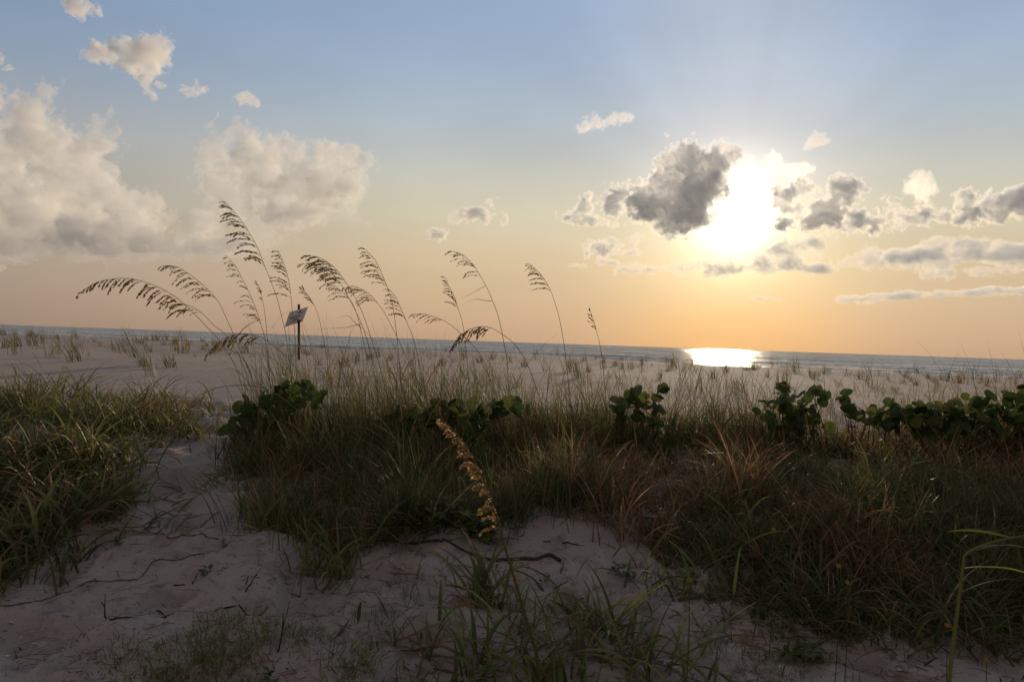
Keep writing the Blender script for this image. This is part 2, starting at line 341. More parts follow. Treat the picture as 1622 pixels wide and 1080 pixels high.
def sand_mat():
    m, k, p, out = material('pale_sand')
    g = k.node('ShaderNodeNewGeometry').outputs['Position']
    n1 = k.noise(g, 1.3, 5, .6); n2 = k.noise(g, 9, 4, .6); n3 = k.noise(g, 160, 3, .7)
    c = k.mix(k.maprange(n1, .3, .7, 0, 1), SAND_A, SAND_B)
    c = k.mix(k.maprange(n2, .52, .70, 0, .6), c, (.22, .17, .145, 1))
    c = k.mix(k.maprange(n3, .58, .72, 0, .75), c, (.12, .09, .08, 1))
    c = k.mix(k.maprange(n3, .38, .28, 0, .5), c, (.62, .58, .54, 1))
    k.put(p.inputs['Base Color'], c); p.inputs['Roughness'].default_value = .95; p.inputs['Specular IOR Level'].default_value = .15
    b = k.node('ShaderNodeBump'); b.inputs['Strength'].default_value = .9; b.inputs['Distance'].default_value = .02
    h = k.math('ADD', k.math('MULTIPLY', n2, .55), k.math('ADD', k.math('MULTIPLY', n3, .2), k.math('MULTIPLY', k.noise(g, 36, 3, .6), .35)))
    k.put(b.inputs['Height'], h); k.put(p.inputs['Normal'], b.outputs[0]); return m
SAND_A = (.38, .315, .28, 1); SAND_B = (.45, .378, .34, 1)
sand = tag(link('sand', grid_mesh('sand', GX, GY, GZ), sand_mat()), kind='structure', label='pale rumpled dune sand')

SEA = EYE.z - 3.0
def sea_mat():
    m, k, p, out = material('sea_water')
    p.inputs['Base Color'].default_value = (.014, .045, .058, 1); p.inputs['Roughness'].default_value = .10; p.inputs['IOR'].default_value = 1.33
    g = k.node('ShaderNodeNewGeometry').outputs['Position']
    def slope(sx, sy, sc, det, amp):                # random wave facets, as slopes in x and y
        c = k.noise(k.vmath('MULTIPLY', g, (sx, sy, 1)), sc, det, .6, out=1)
        return k.vmath('MULTIPLY', k.vmath('SUBTRACT', c, (.5, .5, .5)), (amp * .62, amp, 0))
    gust = k.maprange(k.noise(k.vmath('MULTIPLY', g, (.25, 1, 1)), .05, 3, .6), .3, .72, .35, 2.1)
    f0 = slope(.7, 1, .7, 3, 1.7); tail = k.math('MULTIPLY_ADD', k.vmath('DOT_PRODUCT', f0, f0, out=1), 7.0, .35)   # mostly gentle, a few steep facets
    fine = k.vmath('SCALE', f0, None); k.put(fine.node.inputs[3], k.math('MULTIPLY', gust, tail))
    fine2 = k.vmath('SCALE', slope(1.2, 1, 2.3, 2, .7), None); k.put(fine2.node.inputs[3], gust)
    v = k.vmath('ADD', k.vmath('ADD', slope(.12, 1, .02, 2, .35), fine2), k.vmath('ADD', slope(.3, 1, .10, 3, .6), fine))
    nrm = k.vmath('NORMALIZE', k.vmath('ADD', v, (0, -.17, 1)))   # what shows from the shore are the faces turned to it
    k.put(p.inputs['Normal'], nrm); return m
sxs = np.concatenate([-np.geomspace(80000, 30, 24), [0], np.geomspace(30, 80000, 24)]); sys_ = np.concatenate([[48, 70], np.geomspace(100, 90000, 30)])
SX, SY = np.meshgrid(sxs, sys_, indexing='ij')
tag(link('sea', grid_mesh('sea', SX, SY, np.full_like(SX, SEA)), sea_mat()), kind='structure', label='choppy grey green sea')

def hit(px, py):                                   # where the sight line through a pixel meets the sand
    px = np.atleast_1d(np.asarray(px, float)); py = np.atleast_1d(np.asarray(py, float))
    D = np.array([list(ray(a, b)) for a, b in zip(px, py)]); ds = np.geomspace(1.7, 40, 420)
    res = np.full(len(px), 40.0); found = np.zeros(len(px), bool); e = np.array(EYE)
    for d in ds:
        P = e + D * d; under = (P[:, 2] <= ground(P[:, 0], P[:, 1], False)) & ~found
        res[under] = d; found |= under
    P = e + D * res[:, None]; P[:, 2] = ground(P[:, 0], P[:, 1]); return P
def hit1(px, py): return Vector(hit(px, py)[0])

# ------------------------------------------------------------------ grass
def leaf_mat(name, trans=.35, rough=.55, spec=.3):
    m, k, p, out = material(name)
    a = k.node('ShaderNodeAttribute', attribute_name='tint').outputs['Color']
    g = k.node('ShaderNodeTexCoord').outputs['Object']
    c = k.mix(k.maprange(k.noise(g, 30, 3, .6), .35, .7, 0, .5), a, k.mix(1.0, a, (1.35, 1.0, .7, 1), 'MULTIPLY'))
    k.put(p.inputs['Base Color'], c); p.inputs['Roughness'].default_value = rough; p.inputs['Specular IOR Level'].default_value = spec
    t = k.node('ShaderNodeBsdfTranslucent'); k.put(t.inputs[0], c)
    mx = k.node('ShaderNodeMixShader'); mx.inputs[0].default_value = trans
    k.l.new(p.outputs[0], mx.inputs[1]); k.l.new(t.outputs[0], mx.inputs[2]); k.l.new(mx.outputs[0], out.inputs['Surface']); return m
GRASS = leaf_mat('grass_blade', .42); LEAF = leaf_mat('broad_leaf', .35, .62, .22); SEED = leaf_mat('seed_husk', .5, .6, .25); STEMM = leaf_mat('stem', .1, .6, .25)
GREENS = np.array([(.090, .118, .038), (.115, .150, .048), (.075, .098, .036), (.16, .18, .062), (.10, .125, .052)])
DRYS = np.array([(.30, .20, .105), (.22, .128, .068), (.42, .31, .18), (.18, .105, .060), (.26, .145, .085)])
def blades(roots, H, rng, width=.006, lean=(.15, .5), curl=(.3, 1.4), wind=None, windk=.5, seg=6, pal=GREENS, dry=0.0, fold=False, dirs=None, crook=0.0, drytip=.35):
    """one ribbon per root: leaves the ground near upright, bends over along its length, tapers to a point"""
    n = len(roots); roots = np.asarray(roots, float)
    H = np.broadcast_to(H, (n,)).astype(float); L = H * rng.uniform(.65, 1.15, n)
    az = rng.uniform(0, 2 * np.pi, n) if dirs is None else dirs
    dx, dy = np.cos(az), np.sin(az)
    if wind is not None:
        dx = dx * (1 - windk) + wind[0] * windk; dy = dy * (1 - windk) + wind[1] * windk
        s = np.hypot(dx, dy) + 1e-6; dx /= s; dy /= s
    th = rng.uniform(*lean, n); k = rng.uniform(*curl, n)
    wd = width * rng.uniform(.6, 1.3, n) if np.isscalar(width) else width
    tw = rng.uniform(-.9, .9, n); p = roots.copy(); rows = []
    jit = np.zeros(n); crk = rng.random(n) < crook; ck = rng.integers(seg // 2, seg, n)
    for i in range(seg + 1):
        t = i / seg; w = wd * np.clip((1 - t ** 2.2) * (.55 + .9 * min(1, t * 4) * .5), .02, 1)
        ax = -dy * np.cos(tw + t * .8) + dx * np.sin(tw + t * .8) * np.cos(th); ay = dx * np.cos(tw + t * .8) + dy * np.sin(tw + t * .8) * np.cos(th); azz = -np.sin(tw + t * .8) * np.sin(th)
        A = np.stack([ax, ay, azz], 1) * w[:, None] * .5
        if fold:
            nrm = np.stack([dx * np.cos(th), dy * np.cos(th), -np.sin(th)], 1); rows.append(np.stack([p - A, p - nrm * w[:, None] * .16, p + A], 1))
        else: rows.append(np.stack([p - A, p + A], 1))
        st = (L / seg)[:, None]
        p = p + st * np.stack([np.sin(th) * dx, np.sin(th) * dy, np.cos(th)], 1)
        th = th + k / seg * (.4 + 1.2 * t) + np.where(crk & (ck == i), rng.uniform(.9, 1.9, n), 0)
    R = np.stack(rows, 1); m = R.shape[2]                              # n, seg+1, m, 3
    I = np.arange(n * (seg + 1) * m).reshape(n, seg + 1, m)
    Q = np.stack([I[:, :-1, :-1], I[:, :-1, 1:], I[:, 1:, 1:], I[:, 1:, :-1]], -1).reshape(-1, 4)
    isd = rng.random(n) < dry
    base = np.where(isd[:, None], DRYS[rng.integers(0, len(DRYS), n)], pal[rng.integers(0, len(pal), n)]) * rng.uniform(.7, 1.3, n)[:, None]
    tip = np.where((rng.random(n) < drytip)[:, None], DRYS[rng.integers(0, len(DRYS), n)], base)
    tt = (np.linspace(0, 1, seg + 1) ** 3)[None, :, None, None]
    col = base[:, None, None, :] * (1 - tt) + tip[:, None, None, :] * tt
    foot = np.clip(1 - np.linspace(0, 1, seg + 1) * 5, 0, 1)[None, :, None, None] * .6          # withered sheaths at the foot
    col = col * (1 - foot) + np.array((.14, .10, .055)) * foot
    col = np.broadcast_to(col, R.shape); col = np.concatenate([col, np.ones(col.shape[:-1] + (1,))], -1)
    return R.reshape(-1, 3), Q, col.reshape(-1, 4)
class Geo:
    def __init__(s): s.V, s.Q, s.C, s.n = [], [], [], 0
    def add(s, V, Q, Cc):
        V = np.asarray(V, float); s.V.append(V); s.Q.append(np.asarray(Q) + s.n); Cc = np.asarray(Cc, float)
        if Cc.ndim == 1: Cc = np.tile(np.append(Cc[:3], 1), (len(V), 1))
        s.C.append(Cc); s.n += len(V); return s
    def build(s, name, mat, parent=None, origin=None):
        V = np.concatenate(s.V)
        if origin is not None: V = V - np.array(origin)
        return link(name, mesh_np(name, V, np.concatenate(s.Q), True, np.concatenate(s.C)), mat, parent)
def tube(g, pts, r0, r1, col, sides=5, col2=None):
    P = np.array(pts, float); n = len(P); T = np.gradient(P, axis=0); T /= np.linalg.norm(T, axis=1)[:, None] + 1e-9
    ref = np.array([.3, 1, .1]); A = np.cross(T, ref); A /= np.linalg.norm(A, axis=1)[:, None] + 1e-9; B = np.cross(T, A)
    r = np.linspace(r0, r1, n)[:, None, None]; an = np.linspace(0, 2 * np.pi, sides, endpoint=False)[None, :, None]
    V = P[:, None, :] + r * (np.cos(an) * A[:, None, :] + np.sin(an) * B[:, None, :])
    I = np.arange(n * sides).reshape(n, sides); J = np.roll(I, -1, 1)
    Q = np.stack([I[:-1], J[:-1], J[1:], I[1:]], -1).reshape(-1, 4)
    c0 = np.array(col); c1 = np.array(col if col2 is None else col2); t = np.linspace(0, 1, n)[:, None, None]
    Cc = np.broadcast_to(c0 * (1 - t) + c1 * t, (n, sides, 3)); Cc = np.concatenate([Cc, np.ones((n, sides, 1))], -1)
    g.add(V.reshape(-1, 3), Q, Cc.reshape(-1, 4))
def spline(P, n):
    P = np.array(P, float); s = np.concatenate([[0], np.cumsum(np.linalg.norm(np.diff(P, axis=0), axis=1))]); t = np.linspace(0, s[-1], n)
    Pe = np.vstack([2 * P[0] - P[1], P, 2 * P[-1] - P[-2]]); out = []
    for q in t:
        i = min(len(P) - 2, int(np.searchsorted(s, q, 'right') - 1)); u = (q - s[i]) / (s[i + 1] - s[i] + 1e-9)
        a, b, c, d = Pe[i:i + 4]; out.append(.5 * (2 * b + (c - a) * u + (2 * a - 5 * b + 4 * c - d) * u * u + (3 * b - a - 3 * c + d) * u ** 3))
    return np.array(out)
def inpoly(px, py, poly):
    c = np.zeros(len(px), bool); n = len(poly)
    for i in range(n):
        x0, y0 = poly[i]; x1, y1 = poly[i - 1]
        if y0 == y1: continue
        c ^= ((y0 > py) != (y1 > py)) & (px < (x1 - x0) * (py - y0) / (y1 - y0) + x0)
    return c
def scatter(poly, n, rng, clump=0, spread=.08):
    """n roots inside a patch whose outline is given on the photo; clump>0 gathers them round that many centres"""
    poly = [(float(a), float(b)) for a, b in poly]; xs_ = [p[0] for p in poly]; ys_ = [p[1] for p in poly]
    def pick(m):
        px = np.zeros(0); py = np.zeros(0)
        while len(px) < m:
            a = rng.uniform(min(xs_), max(xs_), m * 2); b = rng.uniform(min(ys_), max(ys_), m * 2); k = inpoly(a, b, poly)
            px = np.concatenate([px, a[k]]); py = np.concatenate([py, b[k]])
        return hit(px[:m], py[:m])
    if not clump: return pick(n)
    Cn = pick(clump); P = Cn[rng.integers(0, clump, n)] + rng.normal(0, spread, (n, 3)); P[:, 2] = ground(P[:, 0], P[:, 1]) - .01
    return P
WIND = (-.95, -.15)
# ------------------------------------------------------------------ matted dune grass (nobody could count it)
def thicket(name, label, layers, seed):
    rng = np.random.default_rng(seed); g = Geo()
    for poly, n, cl_, sp, kw in layers: 
        R = scatter(poly, n, rng, cl_, sp); far_ = rng.random(n) < .25; R[far_, :2] += rng.normal(0, .16, (far_.sum(), 2)); R[:, 2] = ground(R[:, 0], R[:, 1]) - .01; H = kw.pop('H'); X_, Y_ = R[:, 0], R[:, 1]; Hf = np.clip(.82 + .55 * N2(X_ + 7, Y_, .5) + .35 * N3(X_, Y_ + 3, .19), .5, 1.5); kw['dry'] = np.clip(kw['dry'] * (1 + 1.7 * N4(X_, Y_, .65)), 0, 1); g.add(*blades(R, rng.uniform(H[0], H[1], n) * Hf, rng, **kw))
    return tag(g.build(name, GRASS), label, 'grass', kind='stuff')
P_LEFT = [(-330,640),(60,632),(200,636),(335,655),(335,690),(270,712),(180,722),(90,760),(-330,800)]
P_NEAR = [(-330,740),(60,735),(150,730),(235,742),(215,790),(170,812),(120,850),(70,890),(20,915),(-330,960)]
P_MID = [(385,700),(430,680),(560,682),(900,690),(960,760),(930,806),(850,806),(790,812),(760,842),(640,858),(540,862),(455,856),(400,800),(370,740)]
P_RIGHT = [(830,692),(1100,695),(1400,704),(2050,712),(2050,960),(1500,960),(1300,935),(1120,905),(1050,868),(1000,838),(900,806),(840,800)]
P_LOWR = [(1080,905),(1300,935),(1500,955),(2050,960),(2050,1120),(1560,1040),(1380,1000),(1200,985),(1100,950)]

low = dict(width=.009, lean=(.6, 1.5), curl=(.1, 1.4), crook=.25)
thicket('dune_grass', 'dark matted grass at the left with long drooping blades', [
    (P_LEFT, 8600, 210, .10, dict(H=(.2, .5), width=.011, lean=(.1, .8), curl=(.4, 2.0), wind=(.5, -.2), windk=.25, dry=.12)),
    (P_LEFT, 2500, 0, 0, dict(H=(.15, .4), dry=.3, **low)),
    (P_NEAR, 4400, 130, .09, dict(H=(.2, .46), width=.015, lean=(.15, .9), curl=(.6, 2.2), dry=.14)),
    (P_NEAR, 1500, 0, 0, dict(H=(.15, .4), dry=.35, **low))], 11)
thicket('dune_grass', 'dark thicket of fine upright grass in the middle under the sea oats', [
    (P_MID, 8600, 230, .08, dict(H=(.2, .5), width=.0065, lean=(.03, .55), curl=(.2, 1.5), wind=WIND, windk=.2, dry=.15)),
    (P_MID, 5200, 0, 0, dict(H=(.15, .45), dry=.3, **low)),
    ([(385,690),(620,676),(980,684),(980,720),(400,730)], 2700, 110, .06, dict(H=(.45, .95), width=.0052, lean=(.02, .4), curl=(.2, 1.2), wind=WIND, windk=.35, dry=.15)),
    ([(370,700),(700,690),(720,716),(390,720)], 190, 26, .04, dict(H=(.7, 1.15), width=.0055, lean=(.02, .22), curl=(.1, .9), wind=WIND, windk=.5, dry=.3)),
    ([(400,600),(1000,604),(1000,684),(400,676)], 1100, 100, .07, dict(H=(.2, .55), width=.006, lean=(.02, .45), curl=(.2, 1.3), wind=WIND, windk=.4, dry=.12)),
    ([(800,690),(980,690),(980,716),(800,712)], 420, 50, .05, dict(H=(.5, .9), width=.006, lean=(.02, .3), curl=(.2, 1.2), wind=WIND, windk=.3, dry=.2))], 12)
thicket('dune_grass', 'brown green wall of half dead curling grass across the right side', [
    (P_RIGHT, 18500, 530, .10, dict(H=(.2, .5), width=.008, lean=(.05, .7), curl=(.4, 2.4), wind=WIND, windk=.1, dry=.62, crook=.4)),
    (P_RIGHT, 11500, 0, 0, dict(H=(.15, .42), dry=.65, **low)),
    (P_RIGHT, 1600, 90, .12, dict(H=(.25, .45), width=.016, lean=(.1, .8), curl=(.6, 2.2), dry=.25, crook=.3)),
    ([(840,690),(1100,694),(1800,708),(1800,735),(840,720)], 3600, 160, .08, dict(H=(.32, .58), width=.008, lean=(.05, .6), curl=(.4, 1.7), wind=WIND, windk=.2, dry=.3)),
    ([(1350,690),(1720,700),(1720,728),(1350,716)], 620, 70, .05, dict(H=(.5, .95), width=.006, lean=(.02, .4), curl=(.3, 1.4), wind=(.6, 0), windk=.2, dry=.3)),
    ([(980,688),(1360,692),(1360,716),(980,712)], 420, 50, .06, dict(H=(.4, .75), width=.0055, lean=(.02, .5), curl=(.3, 1.5), wind=WIND, windk=.2, dry=.3)),
    ([(1000,612),(1720,622),(1720,700),(1000,690)], 1600, 130, .07, dict(H=(.2, .5), width=.006, lean=(.02, .5), curl=(.2, 1.4), wind=WIND, windk=.25, dry=.35)),
    (P_LOWR, 4000, 160, .10, dict(H=(.12, .32), width=.009, lean=(.2, 1.0), curl=(.6, 2.2), dry=.4, crook=.2)),
    (P_LOWR, 3000, 0, 0, dict(H=(.10, .32), dry=.6, **low))], 13)
# ------------------------------------------------------------------ sea oats, each plant a thing
SPK = [np.array((.58, .47, .26)), np.array((.48, .38, .20)), np.array((.68, .56, .34))]
def seed_head(g, rachis, rng, blen, nbr, plump=1.0, side=(-.8, -.1, -.1), droop=1.0, spk=.020, gold=1.0, wild=1.0):
    """one sided panicle: branches leave the rachis on the lee side, arch over and carry flat spikelets"""
    n = len(rachis); T = np.gradient(rachis, axis=0); T /= np.linalg.norm(T, axis=1)[:, None]
    for b in range(nbr):
        u = np.clip((b + rng.uniform(-.6, .6) + .5) / nbr, .01, .99); q = u * (n - 1); i = int(np.clip(q, 0, n - 2)); f = q - i
        p = rachis[i] * (1 - f) + rachis[i + 1] * f; t = -T[i]                          # rachis runs tip -> base, t points to the tip
        L = blen * (.35 + .75 * min(1, u * 1.9)) * rng.uniform(.6, 1.25)
        if u > .85: L *= 1.05
        d = t * .75 + np.array(side) * rng.uniform(.5, 1.0) + rng.normal(0, .2 * wild, 3) + np.array((0, rng.choice((-1, 1)) * rng.uniform(0, .35), 0)); d /= np.linalg.norm(d)
        m = 7; pts = [p]; 
        for k in range(m):
            d = d + np.array((-.06, 0, -.17 * droop)) * (.4 + k / m * 1.2); d /= np.linalg.norm(d); p = p + d * L / m; pts.append(p)
        pts = np.array(pts); tube(g, pts, .0013, .0008, (.22, .17, .08), 3)
        ns = max(5, int(L / spk * 2.1 * plump))
        for k in range(ns):
            v = .16 + .84 * (k + rng.uniform(0, .8)) / ns; q2 = min(v, .999) * m; a = int(q2); f2 = q2 - a
            P = pts[a] * (1 - f2) + pts[a + 1] * f2; dd = pts[min(a + 1, m)] - pts[a]; dd /= np.linalg.norm(dd) + 1e-9
            e = dd * .9 + rng.normal(0, .2 * wild ** 1.5, 3) + np.array((0, 0, -.15)); e /= np.linalg.norm(e)
            s = spk * rng.uniform(.7, 1.2); w = s * rng.uniform(.22, .36) * plump ** .5
            r = np.cross(e, rng.normal(0, 1, 3)); r /= np.linalg.norm(r); h = np.cross(e, r)
            c = P + e * s * .5
            V = [P, c - r * w * .9 - e * s * .08, c + h * w * .22, c + r * w * .9 - e * s * .08, c - h * w * .22, P + e * s]
            Q = [(0, 1, 2, 2), ]
            Q = [(0, 3, 2, 1), (0, 1, 4, 3), (5, 1, 2, 3), (5, 3, 4, 1)]
            g.add(V, Q, SPK[rng.integers(0, 3)] * rng.uniform(.65, 1.2) * gold)
OATG = 'sea oats standing over the dune thicket'
oat_no = [0]
def sea_oats(label, px, d, head, blen=26, nbr=20, plump=1.0, side=(-.8, -.1, -.1), droop=1.0, seed=None, leaves=2, rad=.0034, flags=(), group=OATG, spk=.020, gold=1.0, base=None, wild=1.0, stem=((.27, .23, .10), (.21, .22, .08))):
    oat_no[0] += 1; rng = np.random.default_rng(100 + oat_no[0] if seed is None else seed)
    n = len(px); ph = rng.uniform(0, 6)
    if base is None:                                                    # carry the stem on down into the sand
        (x0, y0), (x1, y1) = px[-2], px[-1]; P = hit1(x1, y1); dd = d; x, y = x1, y1; sx = np.clip((x1 - x0) / max(1, y1 - y0), -.5, .5)
        pts2 = list(px)
        for k in range(60):
            y += 12; x += sx * 12; sx *= .9; W3 = at(x, y, d)
            pts2.append((x, y))
            if W3.z < ground(W3.x, W3.y): break
    else: pts2 = list(px) + [base]
    P = np.array([list(at(x, y, d + .10 * math.sin(ph + 2.2 * i / len(pts2)) * (1 - i / len(pts2)))) for i, (x, y) in enumerate(pts2)])
    P[-1, 2] = min(P[-1, 2], ground(P[-1, 0], P[-1, 1]) - .02)
    C_ = spline(P, 90); org = C_[-1].copy()
    root = bpy.data.objects.new('sea_oats', None); root.empty_display_size = .1; C.objects.link(root); root.location = org
    tag(root, label, 'grass plant', group)
    g = Geo(); tube(g, C_, .0014, rad, stem[0], 6, stem[1]); g.build('stem', STEMM, root, org)
    seg = np.linalg.norm(np.diff(C_, axis=0), axis=1); cum = np.concatenate([[0], np.cumsum(seg)]); 
    hp = np.array([list(at(x, y, d)) for x, y in px[:head + 1]]); hl = np.linalg.norm(np.diff(hp, axis=0), axis=1).sum()
    k = max(6, int(np.searchsorted(cum, hl))); m = d / F
    g = Geo(); seed_head(g, C_[:k + 1], rng, blen * m, nbr, plump, side, droop, spk, gold, wild); g.build('seed_head', SEED, root, org)
    g = Geo()
    for q in range(leaves):                                             # blades off the lower stem
        i = int(rng.uniform(.62, .95) * 89); s = rng.choice((-1, 1)) if q else -1
        g.add(*blades([C_[i]], [rng.uniform(.3, .5)], rng, width=.008, lean=(.25, .5), curl=(.7, 1.9), dirs=np.array([math.pi if s < 0 else 0.0]) + rng.normal(0, .4, 1), seg=8, dry=.2))
    for (x0, y0, x1, y1, x2, y2) in flags:                              # blades seen against the sky
        A = np.array([list(at(x, y, d)) for x, y in ((x0, y0), ((x0 + x1) / 2, (y0 + y1) / 2), (x1, y1), (x2, y2))]); A = spline(A, 12); w = np.linspace(1, .05, 12)[:, None] * .0035
        up = np.array([(.1, .5, .8)]); I = np.arange(24).reshape(12, 2)
        g.add(np.stack([A - up * w, A + up * w], 1).reshape(-1, 3), np.stack([I[:-1, 0], I[:-1, 1], I[1:, 1], I[1:, 0]], 1), (.09, .075, .035))
    for q in range(7):
        g.add(*blades([org + rng.normal(0, .03, 3) * (1, 1, 0)], [rng.uniform(.3, .6)], rng, width=.008, lean=(.1, .5), curl=(.5, 1.6), seg=8, dry=.2))
    g.build('leaves', GRASS, root, org); return root
sea_oats('sea oats bowed almost level to the left, the heaviest drooping seed head', [(130,462),(150,449),(171,443),(204,441),(242,451),(278,470),(304,493),(328,518),(346,537),(372,578),(386,620)], 5.9, 6, 30, 30, 1.5, (-.5, -.1, -.5), 1.5, spk=.024)
sea_oats('thin sea oats sharing the bow of the heaviest head, with a sparse light plume', [(262,486),(280,482),(300,484),(320,496),(340,516),(358,531),(380,566),(397,612)], 6.1, 3, 20, 9, .6, (-.6, -.1, -.3), 1.0)
sea_oats('sea oats arching left just above the heaviest head', [(257,421),(270,421),(284,424),(307,439),(331,460),(346,478),(355,496),(370,529),(384,562),(402,606)], 6.2, 5, 26, 22, 1.1, (-.7, -.1, -.3), 1.1)
sea_oats('tallest sea oats with a long comb shaped seed head', [(357,321),(376,341),(392,364),(408,392),(418,418),(429,445),(438,469),(445,496),(453,531),(458,567),(463,608)], 6.0, 4, 34, 22, 1.25, (-.9, -.1, .05), .9, spk=.022)
sea_oats('slender sea oats leaning left under the tallest seed head', [(357,404),(373,421),(384,442),(396,466),(407,493),(414,516),(420,537),(424,567),(428,608)], 6.3, 5, 22, 20, .9, (-.8, -.1, .0), .9)
sea_oats('needle thin young sea oats with a closed spike beside the tallest stem', [(407,448),(412,460),(416,475),(421,507),(425,555),(428,610)], 6.3, 2, 8, 7, .7, (-.2, -.1, .1), .3, flags=((430,520,446,500,470,486),))
sea_oats('upright sea oats rising right beside the white sign', [(441,397),(450,418),(457,442),(461,469),(463,490),(467,525),(469,576),(471,610)], 6.1, 3, 26, 17, 1.0, (-.9, -.1, .1), .9)
sea_oats('small sea oats spike just right of the sign post', [(478,455),(489,469),(499,486),(506,507),(510,525),(516,555),(521,592)], 6.2, 2, 16, 9, .7, (-.5, -.1, .2), .5)
sea_oats('low sea oats nodding down to the left in front of the beach', [(326,563),(346,543),(367,531),(390,529),(414,534),(435,549),(456,567),(482,602),(500,636)], 5.8, 4, 22, 22, 1.4, (-.3, -.1, -.5), 1.6, spk=.022)
sea_oats('twin sea oats stem with the darker thick head, the upper of the pair', [(487,405),(506,408),(519,415),(533,427),(547,446),(559,465),(570,486),(580,511),(589,539),(600,574),(608,606)], 6.1, 4, 30, 22, 1.2, (-.85, -.1, -.1), 1.0, flags=((573,513,545,519,500,521),))
sea_oats('twin sea oats stem just below the thick head, the lower of the pair', [(478,418),(496,417),(515,424),(529,436),(540,450),(550,467),(561,488),(573,514),(582,541),(589,569),(594,599)], 6.0, 4, 26, 18, 1.1, (-.8, -.1, -.1), 1.0, flags=((573,520,550,500,530,504),))
sea_oats('short sea oats plume tucked under the twin heads', [(524,448),(540,460),(554,474),(563,491),(571,520),(580,560),(586,604)], 6.2, 2, 22, 9, .8, (-.8, -.1, .0), .9)
sea_oats('sea oats arching left with a pale comb between the twin and the double stems', [(547,456),(559,453),(573,458),(587,467),(598,480),(610,497),(621,518),(633,542),(642,562),(657,593)], 6.3, 4, 24, 17, .9, (-.6, -.1, -.3), 1.2)
sea_oats('upright sea oats with a dark tip, taller of two crossing stems', [(576,393),(589,405),(598,418),(607,438),(614,456),(620,476),(625,502),(628,527),(631,555),(634,590)], 6.2, 4, 26, 17, 1.0, (-.9, -.1, -.05), 1.0)
sea_oats('lower sea oats crossing behind the dark tipped stem', [(615,457),(626,469),(635,488),(644,509),(654,534),(661,560),(667,587)], 6.4, 3, 22, 13, .8, (-.7, -.1, .0), .8)
sea_oats('small sea oats curving left low over the horizon', [(651,498),(668,497),(686,501),(705,509),(721,520),(735,533),(750,548),(763,565),(773,590)], 6.4, 3, 18, 10, .9, (-.4, -.1, -.3), .9)
sea_oats('straight slim sea oats left of the tall bare plume', [(706,441),(712,455),(720,470),(726,490),(731,505),(735,525),(738,550),(741,583),(743,612)], 6.5, 3, 18, 14, .8, (-.7, -.1, .1), .6)
sea_oats('tall sea oats with an almost bare feathery plume and two stray leaves', [(712,398),(725,400),(737,407),(750,420),(762,439),(772,457),(780,476),(788,497),(793,517),(798,542),(803,570),(805,602)], 6.2, 4, 24, 16, .75, (-.75, -.1, -.1), .9, flags=((768,453,745,466,726,475),(779,477,752,474,730,482)))
sea_oats('sea oats nodding down left with dense hanging spikelets at the waterline', [(715,551),(727,533),(745,521),(765,517),(780,520),(795,529),(813,543),(828,563),(840,588),(850,616)], 6.1, 4, 22, 20, 1.5, (-.3, -.1, -.6), 1.6, spk=.022)
sea_oats('lone slanting sea oats with a light plume toward the sky centre', [(839,418),(852,430),(862,442),(872,460),(879,480),(885,500),(890,525),(894,550),(898,583),(901,612)], 6.3, 3, 24, 16, .85, (-.85, -.1, .0), .9)
sea_oats('last short sea oats spike to the right, thin and closed', [(935,493),(940,507),(945,525),(950,545),(954,570),(957,602)], 6.4, 2, 9, 9, .8, (-.3, -.1, .1), .4)
sea_oats('golden sea oats head hanging from a long arched stem over the sand path', [(258,698),(268,684),(280,664),(293,650),(308,634),(324,622),(354,612),(401,611),(441,626),(493,669),(520,700)], 5.4, 5, 24, 16, 1.2, (-.1, -.1, -.9), 1.9, spk=.022, gold=1.0, leaves=0)
sea_oats('nearest sea oats with a dense golden seed head in the middle foreground', [(698,665),(708,671),(717,680),(735,700),(748,723),(760,747),(773,777),(783,807),(792,833),(798,860),(810,900),(822,940),(836,990),(852,1050)], 2.75, 8, 23, 48, 1.9, (-.35, -.1, -.05), 1.0, spk=.016, wild=1.3, gold=1.3, stem=((.18, .15, .05), (.055, .07, .016)), leaves=0, rad=.0085, base=(866,1110))
# ------------------------------------------------------------------ tufts on the open beach
def tuft_mesh(seed, H, nb, lean, w, dry, wind=WIND, wk=.45):
    rng = np.random.default_rng(seed); R = np.concatenate([rng.normal(0, H * .10, (nb, 2)), np.full((nb, 1), -.02)], 1)
    V, Q, Cc = blades(R, rng.uniform(H * .5, H, nb), rng, width=w, lean=(.02, lean), curl=(.15, 1.2), wind=wind, windk=wk, dry=dry, seg=5)
    me = mesh_np('grass_tuft', V, Q, True, Cc); me.materials.append(GRASS); return me
TUFTS = [tuft_mesh(200 + i, *a) for i, a in enumerate([(.42, 26, .35, .010, .2), (.55, 34, .3, .010, .2), (.36, 16, .5, .009, .3), (.60, 22, .45, .010, .25), (.32, 30, .45, .010, .35), (.48, 12, .4, .009, .2), (.7, 18, .35, .010, .2), (.28, 10, .7, .009, .5)])]
TG = 'grass tufts rooted across the open beach'
def tuft(P, k, s, label, group=TG, rz=0.0, lean=0.0):
    o = link('grass_tuft', TUFTS[k]); o.location = P; o.rotation_euler = (0, lean, rz); o.scale = (s, s, s)
    return tag(o, label, 'grass', group)
rng = np.random.default_rng(77); rr = random.Random(5)
LT = {'far': 'tiny green tuft far along the seaward crest of the sand against the water',
      'left': 'small slanting green tuft in the pale sand of the open left beach',
      'mid': 'thin green tuft in the pale sand behind the sea oats stems',
      'right': 'sparse tuft in the sand between the right thicket and the sea'}
spots = []
